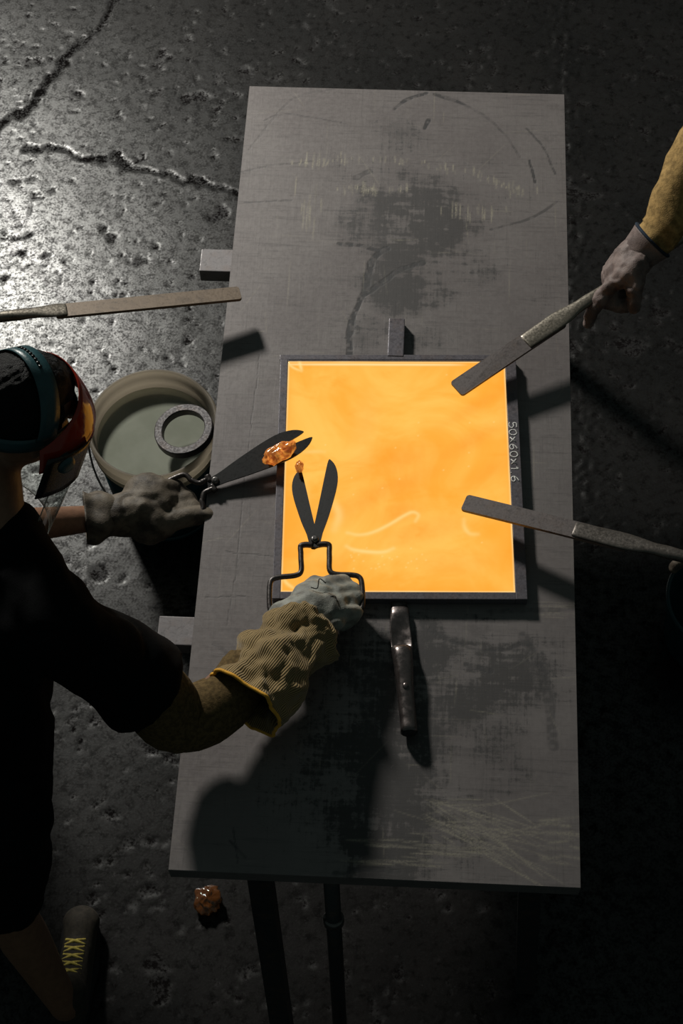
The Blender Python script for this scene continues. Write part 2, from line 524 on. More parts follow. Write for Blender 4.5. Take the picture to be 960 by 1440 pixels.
def floor():
    def axis(lo, hi, step, far):
        a = np.arange(lo, hi, step)
        ex = np.array([0.05, 0.12, 0.25, 0.5, 1.0, 2.0, 3.5, far])
        return np.concatenate([lo - ex[::-1], a, a[-1] + ex])
    xs = axis(-1.75, 1.35, 0.0075, 6.0); ys = axis(-1.45, 2.65, 0.0075, 6.0)
    X, Y = np.meshgrid(xs, ys)
    q = np.stack([X.ravel(), Y.ravel()], 1)
    z = (fbm(q, 2.2, 3, 3) - 0.5) * 0.006 + (fbm(q, 14, 9, 3) - 0.5) * 0.0010
    warp = np.stack([fbm(q, 11, 21, 3) - 0.5, fbm(q, 11, 33, 3) - 0.5], 1) * 0.075 + np.stack([fbm(q, 45, 41, 2) - 0.5, fbm(q, 45, 47, 2) - 0.5], 1) * 0.022
    qw = q + warp
    crack = np.zeros(len(q))
    def px2(l): return [P(a, b, 0)[:2] for a, b in l]
    cr = [([(185, -25), (150, 30), (120, 55), (95, 75), (78, 100), (60, 125), (45, 140), (20, 160), (-10, 185)], 0.019, 0.95),
          ([(30, 203), (60, 208), (95, 215), (130, 222), (160, 225), (200, 237), (250, 246), (290, 258), (345, 285)], 0.015, 0.9),
          ([(783, -40), (790, 70), (800, 250), (812, 480), (822, 650), (832, 900)], 0.010, 0.25),
          ([(190, 1045), (225, 1065), (265, 1085)], 0.008, 0.6), ([(120, 790), (122, 835)], 0.006, 0.4)]
    for l, w, s in cr:
        d, al = polydist(px2(l), qw)
        ww = w * (0.35 + 1.1 * vnoise(q, 9, 5))
        c = (1 - sstep(ww * 0.3, ww, d)) * s
        crack = np.maximum(crack, c)
        z += np.exp(-(d / (w * 2.2)) ** 2) * 0.0006
    pit = sstep(0.72, 0.78, fbm(q, 16, 61, 4)) * 0.8
    pit = np.maximum(pit, sstep(0.73, 0.80, fbm(q, 40, 71, 3)) * 0.9)
    for (a, b, r) in [(143, 322, 0.018), (153, 334, 0.022), (113, 130, 0.018), (105, 250, 0.012), (20, 222, 0.01), (38, 225, 0.01), (20, 258, 0.012), (35, 333, 0.012), (8, 385, 0.012), (62, 366, 0.012), (145, 802, 0.03), (300, 160, 0.025), (270, 52, 0.02), (275, 135, 0.03), (310, 305, 0.024), (345, 105, 0.03), (378, 108, 0.028), (160, 1215, 0.018), (125, 1258, 0.022), (218, 1362, 0.03), (218, 1395, 0.035), (880, 485, 0.05), (905, 185, 0.03)]:
        c = P(a, b, 0)[:2]
        d = np.linalg.norm(qw - c, axis=1)
        pit = np.maximum(pit, 1 - sstep(r * 0.55, r * 1.05, d))
    z -= crack * 0.004 + pit * 0.0018
    # loose crumbs of concrete along the slab joint
    cr3, _ = polydist(px2(cr[2][0]), q)
    z += sstep(0.70, 0.80, vnoise(q, 70, 81)) * np.exp(-(cr3 / 0.05) ** 2) * 0.003
    nx, ny = len(xs), len(ys)
    idx = np.arange(nx * ny).reshape(ny, nx)
    f = np.stack([idx[:-1, :-1], idx[:-1, 1:], idx[1:, 1:], idx[1:, :-1]], -1).reshape(-1, 4)
    z -= z.max() * 0.4
    o = mesh('floor', np.column_stack([q, z]), f, M['concrete'], origin=(0, 0, 0), kind='structure', label='cracked soot-stained concrete workshop floor', cat='floor')
    for nme, arr in (('crack', crack), ('pit', pit)):
        a = o.data.attributes.new(nme, 'FLOAT', 'POINT'); a.data.foreach_set('value', arr.astype(np.float32))
    return o
floor()

# ------------------------------------------------------------------ steel table
TZ = 0.85; TW = 0.80; TL = 2.0637; TH = 0.045
def table():
    t = empty('steel_worktable', (0, 0, 0), 'long grey steel-plate worktable with soot stains, under the glowing mold', 'table')
    # top plate: a gridded top so that soot, scratches and a painted shadow have their own shape
    st = 0.0027
    nx = int(TW / st); ny = int(TL / st)
    xs = np.linspace(-TW / 2, TW / 2, nx); ys = np.linspace(-TL / 2, TL / 2, ny)
    X, Y = np.meshgrid(xs, ys)
    q = np.stack([X.ravel(), Y.ravel()], 1)
    def px2(l): return np.array([P(a, b, TZ)[:2] for a, b in l])
    warp = np.stack([fbm(q, 22, 5, 3) - 0.5, fbm(q, 22, 8, 3) - 0.5], 1) * 0.06
    qw = q + warp
    stain_shade = np.zeros(len(q)); mark_shade = np.zeros(len(q)); scr = np.zeros(len(q))
    nz = fbm(q, 12, 13, 5); ns = fbm(q * V((1, 5)), 22, 17, 4); nv = fbm(q * V((5, 1)), 22, 19, 4)
    blobs = [(585, 315, 85, 85, 0.95), (575, 400, 75, 50, 0.85), (505, 320, 45, 40, 0.55), (560, 265, 80, 45, 0.55), (640, 380, 75, 45, 0.5), (530, 245, 70, 40, 0.35), (555, 190, 60, 35, 0.35), (470, 240, 70, 40, 0.25), (690, 265, 60, 60, 0.2), (760, 400, 14, 60, 0.35), (530, 470, 60, 35, 0.4), (610, 480, 35, 25, 0.4),
             (620, 950, 150, 70, 0.8), (690, 920, 90, 45, 0.7), (560, 1010, 90, 80, 0.7), (520, 1090, 100, 80, 0.75), (540, 1180, 75, 70, 0.8), (470, 1040, 70, 70, 0.5), (690, 1060, 60, 60, 0.4), (510, 905, 70, 60, 0.45), (610, 1110, 60, 80, 0.5), (640, 1180, 50, 50, 0.4), (420, 1100, 70, 60, 0.35), (780, 870, 60, 16, 0.25)]  # last blob is painted shade, part of the lower paddle's shadow band
    for (a, b, rx, ry, s) in blobs:
        c = px2([(a, b)])[0]
        d = np.sqrt(((qw[:, 0] - c[0]) / (rx * 1.25 / 640)) ** 2 + ((qw[:, 1] - c[1]) / (ry * 1.25 / 550)) ** 2)
        m = (1 - sstep(0.35, 1.15, d)) * s
        stain_shade = np.maximum(stain_shade, m * (0.45 + 0.9 * sstep(0.36, 0.58, nz * 0.5 + ns * 0.3 + nv * 0.2)))
    # wiped-clean crescent by the lower right of the mold
    d, _ = polydist(px2([(640, 882), (690, 892), (745, 880)]), q)
    stain_shade *= 1 - 0.75 * (1 - sstep(0.012, 0.035, d))
    # speckled soot
    sp = sstep(0.66, 0.72, vnoise(q, 230, 23)) * sstep(0.25, 0.6, fbm(q, 5, 27, 3))
    stain_shade = np.clip(np.maximum(stain_shade, sp * 0.28 * (0.4 + stain_shade)), 0, 1)
    strokes = [([(476, 343), (505, 346), (530, 352), (545, 350)], 0.0085, 0.9), ([(540, 351), (527, 362), (518, 385), (514, 412)], 0.011, 0.95), ([(516, 405), (500, 440), (492, 465), (490, 500)], 0.0095, 0.95), ([(512, 416), (535, 400), (560, 382), (595, 370)], 0.009, 0.9),
               ([(555, 153), (575, 140), (600, 131)], 0.006, 0.85), ([(612, 132), (640, 141), (660, 150)], 0.0055, 0.8), ([(660, 150), (690, 170), (715, 195), (730, 220)], 0.0045, 0.45), ([(740, 180), (765, 210), (780, 245)], 0.0035, 0.6), ([(744, 225), (749, 242), (753, 257)], 0.004, 0.8), ([(597, 180), (602, 170)], 0.008, 0.9),
               ([(690, 322), (730, 312), (760, 300), (782, 284)], 0.0045, 0.55), ([(335, 243), (380, 233), (440, 226)], 0.004, 0.4), ([(345, 285), (410, 282)], 0.003, 0.5), ([(735, 895), (760, 940), (772, 990), (778, 1050)], 0.012, 0.5), ([(465, 922), (490, 945), (505, 975), (513, 1005)], 0.009, 0.6), ([(300, 905), (330, 925), (360, 960)], 0.005, 0.4), ([(605, 885), (640, 905), (700, 915), (745, 900)], 0.005, 0.55), ([(655, 935), (690, 945)], 0.007, 0.7), ([(322, 1182), (345, 1205)], 0.003, 0.9), ([(328, 1165), (335, 1215)], 0.0022, 0.7), ([(470, 1228), (520, 1222), (560, 1226)], 0.006, 0.7), ([(318, 775), (440, 790)], 0.002, 0.5), ([(290, 840), (345, 838)], 0.002, 0.5), ([(365, 500), (350, 620), (332, 800), (318, 880)], 0.0016, 0.45), ([(370, 170), (400, 160), (480, 172)], 0.003, 0.4), ([(500, 250), (520, 240)], 0.01, 0.5), ([(330, 660), (345, 640)], 0.002, 0.6), ([(350, 210), (410, 140), (470, 125)], 0.004, 0.25), ([(690, 860), (760, 858), (805, 856)], 0.007, 0.45)]  # last stroke paints the lower paddle's shadow across the plate
    for l, w, s in strokes:
        d, al = polydist(smooth_path(px2(l), 4), q + warp * 0.12)
        ww = w * (0.95 + 0.7 * vnoise(q, 40, 31))
        mark_shade = np.maximum(mark_shade, (1 - sstep(ww * 0.45, ww * 0.8, d)) * s * (0.45 + 0.55 * sstep(0.3, 0.5, vnoise(q, 120, 37))))
    # short bright vertical ticks along two swept bands
    rng = np.random.RandomState(4)
    segs = []
    def band(l, n, lo, hi, wid):
        p = smooth_path(px2(l), 10)
        for k in range(n):
            c = p[rng.randint(len(p))] + rng.randn(2) * V((0.02, 0.006))
            ln = rng.uniform(lo, hi)
            segs.append((c + V((0, -ln)), c + V((rng.uniform(-.001, .001), ln)), wid, rng.uniform(0.25, 0.9)))
    band([(405, 232), (480, 226), (560, 226), (640, 238), (705, 258), (735, 270)], 85, 0.004, 0.016, 0.0018)
    band([(480, 265), (560, 268)], 35, 0.005, 0.018, 0.0018)
    band([(430, 330), (440, 200)], 14, 0.01, 0.05, 0.0015)
    band([(640, 295), (690, 300)], 16, 0.008, 0.03, 0.0015)
    # long scratches
    def px(a, b): return P(a, b, TZ)[:2]
    for k in range(60):
        c = px(rng.uniform(590, 700), rng.uniform(1120, 1190)); an = rng.normal(-0.35, 0.28); ln = rng.uniform(0.03, 0.2)
        segs.append((c, c + ln * V((math.cos(an), math.sin(an))), 0.0016, rng.uniform(0.15, 0.7)))
    for k in range(30):
        c = px(rng.uniform(470, 640), rng.uniform(1180, 1215)); ln = rng.uniform(0.03, 0.12)
        segs.append((c, c + ln * V((1, rng.uniform(-.06, .06))), 0.002, rng.uniform(0.2, 0.6)))
    for k in range(26):
        c = px(rng.uniform(755, 800), rng.uniform(1150, 1215)); ln = rng.uniform(0.02, 0.06)
        segs.append((c, c + ln * V((1, rng.uniform(-.3, .3))), 0.003, rng.uniform(0.2, 0.6)))
    for k in range(150):
        c = V((rng.uniform(-TW / 2, TW / 2), rng.uniform(-TL / 2, TL / 2))); an = rng.choice([0, math.pi / 2, rng.uniform(0, 6.3)]) + rng.normal(0, 0.06); ln = rng.uniform(0.02, 0.15)
        segs.append((c, c + ln * V((math.cos(an), math.sin(an))), 0.0013, rng.uniform(0.06, 0.35)))
    for k in range(18):
        c = px(rng.uniform(745, 805), rng.uniform(845, 868)); ln = rng.uniform(0.03, 0.09)
        segs.append((c, c + ln * V((1, rng.uniform(-.05, .05))), 0.0015, rng.uniform(0.1, 0.4)))
    G = scr.reshape(ny, nx)
    for a, b, w, s in segs:
        lo = np.minimum(a, b) - 2 * st; hi = np.maximum(a, b) + 2 * st
        i0 = max(0, int((lo[0] + TW / 2) / st)); i1 = min(nx, int((hi[0] + TW / 2) / st) + 2)
        j0 = max(0, int((lo[1] + TL / 2) / st)); j1 = min(ny, int((hi[1] + TL / 2) / st) + 2)
        if i1 <= i0 or j1 <= j0: continue
        qq = np.stack([X[j0:j1, i0:i1].ravel(), Y[j0:j1, i0:i1].ravel()], 1)
        d, al = polydist([a, b], qq)
        v = s * np.exp(-(d / (w * 0.9)) ** 2) * np.sin(np.clip(al, 0, 1) * math.pi) ** 0.4
        G[j0:j1, i0:i1] = np.maximum(G[j0:j1, i0:i1], v.reshape(j1 - j0, i1 - i0))
    scr = G.ravel()
    z = np.full(len(q), TZ) + (fbm(q, 3, 51, 2) - 0.5) * 0.0012 - mark_shade * 0.0003
    idx = np.arange(nx * ny).reshape(ny, nx)
    f = np.stack([idx[:-1, :-1], idx[:-1, 1:], idx[1:, 1:], idx[1:, :-1]], -1).reshape(-1, 4).tolist()
    # skirt and underside
    loop = list(idx[0, :]) + list(idx[1:, -1]) + list(idx[-1, -2::-1]) + list(idx[-2:0:-1, 0])
    v = np.column_stack([q, z])
    n0 = len(v)
    low = v[loop].copy(); low[:, 2] = TZ - TH
    mid = v[loop].copy(); mid[:, :2] *= V((1 + 0.0016 / TW, 1 + 0.0016 / TL)); mid[:, 2] -= 0.002
    v = np.concatenate([v, mid, low])
    m = len(loop)
    for i in range(m):
        k = (i + 1) % m
        f.append([loop[k], loop[i], n0 + i, n0 + k])
        f.append([n0 + k, n0 + i, n0 + m + i, n0 + m + k])
    f.append([n0 + m + i for i in range(m)][::-1])
    o = mesh('plate', v, f, M['plate'], t, smooth=False)
    pad = np.zeros(2 * m)
    for nme, arr in (('stain_shade', stain_shade), ('mark_shade', mark_shade), ('scratch', scr)):
        a = o.data.attributes.new(nme, 'FLOAT', 'POINT'); a.data.foreach_set('value', np.concatenate([arr, pad]).astype(np.float32))
    # cross beams, ends sticking out on the left
    for (y0, y1) in ((P(285, 350, 0.804)[1], P(285, 381, 0.804)[1]), (P(224, 866, 0.804)[1], P(224, 906, 0.804)[1])):
        x0 = -0.482; x1 = 0.385
        v, f = box_vf(((x0 + x1) / 2, (y0 + y1) / 2, TZ - TH - 0.0205), (x1 - x0, abs(y1 - y0), 0.040), bev=0.002)
        mesh('cross_beam', v, f, M['beam'], t, smooth=False)
    v, f = box_vf((0, -0.965, TZ - TH - 0.021), (0.76, 0.05, 0.040), bev=0.002); mesh('end_rail', v, f, M['under'], t, smooth=False)
    v, f = box_vf((0, 0.965, TZ - TH - 0.021), (0.76, 0.05, 0.040), bev=0.002); mesh('end_rail', v, f, M['under'], t, smooth=False)
    for s in (-1, 1):
        v, f = box_vf((0.33 * s, 0, TZ - TH - 0.062), (0.05, 1.95, 0.040), bev=0.002); mesh('side_rail', v, f, M['under'], t, smooth=False)
    # legs: a square bar and a pipe splayed at the near end, two square bars at the far end
    def bar(a, b, w):
        v, f = tube_vf([a, b], w * 0.7071, n=4, up=(math.sin(0.785), math.cos(0.785), 0)); mesh('leg', v, f, M['under'], t, smooth=False)
    foot = P(398, 1452, 0.0)
    top = P(372, 1248, 0.72); top[1] = -0.985
    bar(V((-0.232, -0.985, 0.775)), foot, 0.046)
    foot2 = P(478, 1448, 0.0); topp = V((-0.088, -0.985, 0.775))
    v, f = tube_vf([topp, foot2], 0.0165, n=20); pl = mesh('pipe_leg', v, f, M['under'], t)
    a = topp + (foot2 - topp) * 0.28; bdir = nrm(foot2 - topp)
    v, f = tube_vf([a, a + bdir * 0.004, a + bdir * 0.022, a + bdir * 0.026], [0.019, 0.022, 0.022, 0.019], n=20); mesh('collar', v, f, M['bolt'], pl)
    bar(V((0.31, -0.965, 0.775)), V((0.36, -1.0, 0)), 0.046)
    bar(V((0.31, 0.93, 0.775)), V((0.31, 0.95, 0)), 0.046)
    bar(V((-0.31, 0.93, 0.775)), V((-0.31, 0.95, 0)), 0.046)
    return t
table()

# ------------------------------------------------------------------ mold and glass
MZ = TZ + 0.024
IN = [P(403, 506.5, MZ), P(711, 507.5, MZ), P(723.5, 832, MZ), P(396, 832, MZ)]     # inner corners: TL TR BR BL
cx = nrm((IN[1] - IN[0]) + (IN[2] - IN[3])); cy = V((-cx[1], cx[0], 0))
MC = sum(IN) / 4
MWd = 0.5 * (np.linalg.norm(IN[1] - IN[0]) + np.linalg.norm(IN[2] - IN[3]))
MHt = 0.5 * (np.linalg.norm(IN[3] - IN[0]) + np.linalg.norm(IN[2] - IN[1]))
MR = frameR(cx, cy, V((0, 0, 1)))
def mw(x, y, z): return MC * V((1, 1, 0)) + MR @ V((x, y, z))
def mold():
    t = empty('casting_mold', (MC[0], MC[1], TZ), 'square black iron casting frame with chalked size, holding molten glass', 'mold')
    bw = 0.017; bwr = 0.0245
    def bar(x0, x1, y0, y1, dz=0.0):
        v, f = box_vf(mw((x0 + x1) / 2, (y0 + y1) / 2, (TZ + 0.0005 + MZ + dz) / 2), (x1 - x0, y1 - y0, MZ + dz - TZ - 0.0005), MR, 0.0012)
        return mesh('frame_bar', v, f, M['mold'], t, smooth=False)
    w, h = MWd / 2, MHt / 2
    bar(-w - bw, -w, -h - bw, h + bw * 0.2)
    rb = bar(w, w + bwr, -h - bw, h + bw * 0.2)
    bar(-w - bw * 1.1, w + bwr * 0.8, h + bw * 0.2 + 0.0003, h + bw, -0.001)
    bar(-w, w, h, h + bw * 0.2, -0.0014)
    bar(-w, w, -h - bw, -h, -0.0008)
    # chalk writing, read from the far end down
    G = {'5': [[(0.62, 1), (0.12, 1), (0.08, 0.58), (0.40, 0.62), (0.62, 0.42), (0.55, 0.12), (0.25, 0.0), (0.0, 0.1)]],
         '0': [[(0.35, 1), (0.08, 0.8), (0.02, 0.4), (0.2, 0.03), (0.48, 0.06), (0.64, 0.45), (0.55, 0.85), (0.35, 1)]],
         'x': [[(0.02, 0.75), (0.6, 0.1)], [(0.6, 0.8), (0.05, 0.05)]],
         '6': [[(0.55, 1.0), (0.2, 0.7), (0.04, 0.3), (0.2, 0.0), (0.5, 0.05), (0.6, 0.32), (0.4, 0.5), (0.1, 0.38)]],
         'y': [[(0.05, 0.8), (0.32, 0.42)], [(0.62, 0.85), (0.1, 0.0)]],
         '1': [[(0.12, 0.72), (0.36, 0.98), (0.34, 0.0)]],
         '.': [[(0.15, 0.06), (0.2, -0.06)]]}
    a0 = P(719.5, 594, MZ); a1 = P(727.5, 680, MZ)
    L = np.linalg.norm(a1 - a0); d = nrm(a1 - a0); u = V((-d[1], d[0], 0)) * 1.0
    if (u @ cx) < 0: u = -u
    hgt = 0.0165
    xx = 0.0
    adv = {'.': 0.55, '1': 0.75}
    word = '50x60x1.6'
    tot = sum(adv.get(c, 1.0) for c in word)
    rr = np.random.RandomState(3)
    off = (a0 - mw(w, 0, 0)) @ cx
    a0 = a0 + cx * (0.0022 - off)
    d = -cy; u = cx
    parts = []
    for c in word:
        wd = L / tot * adv.get(c, 1.0)
        for st in G[c]:
            sp = smooth_path(st, 4) if len(st) > 2 else np.array(st)
            pts = [a0 + d * (xx + p[0] * wd * 1.18) + u * (p[1] * hgt) + V((0, 0, 0.0006)) for p in sp]
            parts.append(tube_vf(pts, [(0.0014, 0.0004)] * len(pts), n=6, up=(0, 0, 1)))
        xx += wd
    v, f = join(parts)
    mesh('chalk_marking', v, f, M['chalk'], rb, label='handwritten white chalk figures 50x60x1.6')
    # short lug at the far side
    A = P(557, 496, TZ + 0.012); B = P(557, 453, TZ + 0.012)
    c = (A + B) / 2; ln = np.linalg.norm(B - A) + 0.02
    v, f = box_vf((c[0], c[1] - 0.008, TZ + 0.0125), (0.037, ln, 0.024), bev=0.002)
    mesh('lug', v, f, M['mold'], t, smooth=False)
    # pipe handle at the near side: flat tongue that swells into a pipe
    hz = TZ + 0.022
    path = [(561, 838), (561, 852), (562, 862), (562, 880), (564, 900), (565, 912), (565, 916), (566, 925), (568, 945), (570, 975), (573, 1005), (575, 1030)]
    zz = [0.010, 0.010, 0.013, 0.014, 0.014, 0.016, 0.024, 0.025, 0.024, 0.022, 0.0215, 0.0215]
    ra = [(0.017, 0.004), (0.017, 0.004), (0.020, 0.007), (0.0215, 0.008), (0.0225, 0.008), (0.0225, 0.010), (0.0215, 0.016), (0.0210, 0.018), (0.0195, 0.0185), (0.0175, 0.0178), (0.0172, 0.0172), (0.0172, 0.0172)]
    pts = smooth_path([P(a, b, TZ + z) for (a, b), z in zip(path, zz)], 5)
    rad = smooth_path(np.array(ra), 5)
    v, f = tube_vf(pts, rad, n=24, up=(0, 0, 1), sq=1.25)
    # hollowed top of the tongue, ending in a step where the pipe swells
    for i in range(len(pts)):
        k = i / 5.0
        dep = 0.0075 * sstep(2.2, 3.2, k) * (1 - sstep(5.0, 5.7, k))
        if dep > 0:
            a = np.linspace(0, 2 * math.pi, 24, endpoint=False)
            top = np.clip(np.sin(a), 0, 1) ** 0.7 * (1 - np.abs(np.cos(a)) ** 3)
            v[i * 24:(i + 1) * 24, 2] -= dep * top * 1.3
    g = mesh('handle', v, f, M['grip'], t, label='steel pipe handle flattened where it joins the frame')
    e = P(575.5, 1031, TZ + 0.0215); dd = nrm(pts[-1] - pts[-4])
    v, f = tube_vf([pts[-1] - dd * 0.002, pts[-1] + dd * 0.0035], 0.0142, n=20); mesh('end_plug', v, f, M['sole'], g)
    w0 = P(570, 964, TZ + 0.0405)
    v, f = ell_vf(w0, (0.006, 0.007, 0.003)); mesh('weld_bead', v, f, M['grip'], g)

    # the glass
    w -= 0.0008; h -= 0.0008
    nx, ny = 230, 272
    X, Y = np.meshgrid(np.linspace(-w, w, nx), np.linspace(-h, h, ny))
    q = np.stack([X.ravel(), Y.ravel()], 1)
    de = np.minimum(w - np.abs(q[:, 0]), h - np.abs(q[:, 1]))
    edge = np.exp(-de / 0.012)
    rim = np.exp(-(de / 0.0021) ** 2) * (0.55 + 0.45 * vnoise(q, 25, 3))
    top = (h - q[:, 1])
    rim = np.maximum(rim, np.exp(-((top - 0.008) / 0.0028) ** 2) * sstep(0.25, 0.6, vnoise(q * V((1, 0.2)), 9, 6)) * 0.9)
    def loc(a, b):
        p = P(a, b, MZ - 0.003) - MC
        return V((p @ cx, p @ cy))
    ridge_glint = np.zeros(len(q))
    for l, wd, s in [([(488, 749), (505, 752), (525, 748), (548, 737), (568, 725), (580, 720), (588, 724), (584, 733)], 0.0042, 0.75), ([(487, 768), (497, 773), (520, 776), (540, 776), (553, 771)], 0.0046, 0.8), ([(652, 730), (653, 741), (660, 750), (672, 751)], 0.005, 0.5), ([(405, 511), (412, 517), (424, 522)], 0.003, 0.8), ([(421, 509), (424, 521)], 0.0036, 0.95), ([(427, 636), (440, 635), (456, 635)], 0.0048, 0.38), ([(468, 706), (474, 715), (476, 728), (470, 744)], 0.010, 0.55), ([(398, 812), (403, 820), (414, 828)], 0.004, 0.8), ([(505, 640), (520, 560)], 0.03, 0.12), ([(425, 680), (430, 735)], 0.012, 0.3)]:  # the short level streak at left is a painted reflection, not a ripple
        pl = smooth_path([loc(a, b) for a, b in l], 5)
        dd, al = polydist(pl, q)
        ridge_glint = np.maximum(ridge_glint, np.exp(-(dd / wd) ** 2) * s * (0.55 + 0.45 * np.sin(np.clip(al, 0, 1) * math.pi)))
    rr = np.random.RandomState(8)
    for k in range(46):
        c = loc(rr.uniform(490, 600), rr.uniform(770, 800)) if k < 26 else V((rr.uniform(-w, w), rr.uniform(-h, h)))
        dd = np.linalg.norm(q - c, axis=1); ridge_glint = np.maximum(ridge_glint, np.exp(-(dd / 0.0017) ** 2) * 0.6)
    cool = np.zeros(len(q))
    for a, b, rx, ry, an, s in [(560, 650, 0.10, 0.05, 0.3, 0.45), (540, 690, 0.14, 0.03, 0.5, 0.5), (600, 745, 0.10, 0.03, 0.25, 0.4), (660, 620, 0.09, 0.02, 0.6, 0.5), (670, 570, 0.09, 0.015, 0.6, 0.35), (690, 660, 0.06, 0.02, 0.6, 0.35), (560, 720, 0.05, 0.03, 0.2, 0.45), (640, 790, 0.09, 0.03, 0.0, 0.3), (460, 790, 0.06, 0.05, 0, 0.25)]:
        c = loc(a, b); e = q - c
        ca, sa = math.cos(an), math.sin(an)
        xx = (e[:, 0] * ca + e[:, 1] * sa) / rx; yy = (-e[:, 0] * sa + e[:, 1] * ca) / ry
        cool = np.maximum(cool, np.exp(-(xx ** 2 + yy ** 2)) * s)
    z = MZ - 0.004 + (fbm(q, 7, 2, 3) - 0.5) * 0.002 + ridge_glint * 0.0012 + edge * 0.001
    v = np.array([mw(a, b, 0) for a, b in q]); v[:, 2] = z
    idx = np.arange(nx * ny).reshape(ny, nx)
    f = np.stack([idx[:-1, :-1], idx[:-1, 1:], idx[1:, 1:], idx[1:, :-1]], -1).reshape(-1, 4).tolist()
    loop = list(idx[0, :]) + list(idx[1:, -1]) + list(idx[-1, -2::-1]) + list(idx[-2:0:-1, 0])
    low = v[loop].copy(); low[:, 2] = TZ + 0.001
    n0 = len(v); v = np.concatenate([v, low]); m = len(loop)
    for i in range(m):
        k = (i + 1) % m
        f.append([loop[k], loop[i], n0 + i, n0 + k])
    f.append([n0 + i for i in range(m)][::-1])
    o = mesh('molten_glass', v, f, M['glow'], None, label='glowing orange sheet of molten glass inside the iron frame', cat='glass')
    for nme, arr in (('edge', edge), ('rim', rim), ('ridge_glint', ridge_glint), ('cool', cool)):
        a = o.data.attributes.new(nme, 'FLOAT', 'POINT'); a.data.foreach_set('value', np.concatenate([arr, np.zeros(m)]).astype(np.float32))
mold()

# ------------------------------------------------------------------ paddles
def paddle(tip, butt, roll, blade_len, width, label, mats, total=1.05, th=0.007, lap=0.10):
    """tip and butt: world points on the axis; blade flat side turned by roll"""
    tip = V(tip); butt = V(butt)
    x = nrm(butt - tip); up = V((0, 0, 1)); y = nrm(np.cross(up, x)); z = np.cross(x, y)
    c, s = math.cos(roll), math.sin(roll)
    y, z = y * c + z * s, z * c - y * s
    R = frameR(x, y, z)
    t = empty('smoothing_paddle', tip.tolist(), label, 'paddle', 'long steel paddles')
    hw = width / 2
    o = []
    for cxx, cyy, a0 in ((0.007, hw - 0.007, 90), (0.007, -hw + 0.007, 180)):
        for k in range(5):
            a = math.radians(a0 + k * 22.5); o.append((cxx + 0.007 * math.cos(a), cyy + 0.007 * math.sin(a)))
    o += [(blade_len * 0.55, -hw), (blade_len - 0.004, -hw * 0.98), (blade_len, -hw * 0.9), (blade_len, hw * 0.9), (blade_len - 0.004, hw * 0.98), (blade_len * 0.55, hw)]
    v, f = extrude_vf(o, th)
    v[:, 2] += 0.0012 * np.sin(v[:, 0] * 14)
    mesh('blade', v @ R.T + tip, f, mats[0], t, smooth=False)
    # flattened end of the pipe, lapped on the blade and swelling into the round shank
    L = blade_len
    xs = [L - lap, L - lap * .95, L - lap * .5, L - lap * .1, L + 0.02, L + 0.05, L + 0.08, L + 0.11, L + 0.16, total * 0.6, total - 0.01, total]
    hy = [hw * 0.80, hw * 0.88, hw * 0.95, hw * 0.98, hw * 0.86, hw * 0.66, 0.0150, 0.0128, 0.0120, 0.0118, 0.0116, 0.0095]
    hz = [0.0012, 0.0035, 0.0040, 0.0045, 0.0065, 0.0085, 0.0105, 0.0118, 0.0120, 0.0118, 0.0116, 0.0095]
    zz = [th * 0.5 + 0.001] * 4 + [0.0035, 0.003, 0.002, 0.001, 0, 0, 0, 0]
    pts = smooth_path(np.array([(a, 0, b) for a, b in zip(xs, zz)]), 4) @ R.T + tip
    rad = smooth_path(np.array(list(zip(hy, hz))), 4)
    v, f = tube_vf(pts, rad, n=20, up=z, sq=1.15)
    sh = mesh('shank', v, f, mats[1], t)
    return t, x, y, z
paddle(P(338, 413, TZ + 0.062), P(-10, 447, TZ + 0.125), 0.22, 0.425, 0.0455, 'browned steel paddle reaching in from the left above the bucket', (M['bladew'], M['shank']), lap=.025)
pad2 = paddle(P(641, 548, TZ + 0.045), P(858, 402, TZ + 0.098), -0.05, 0.295, 0.046, 'dark steel paddle held in mauve glove over upper right mold corner', (M['blade'], M['shank']), 0.86)
pad3 = paddle(P(652, 707, TZ + 0.060), P(960, 783, TZ + 0.125), -0.10, 0.365, 0.043, 'dark steel paddle crossing the right mold bar below the chalk figures', (M['blade'], M['shank2']), 0.95, lap=.12)

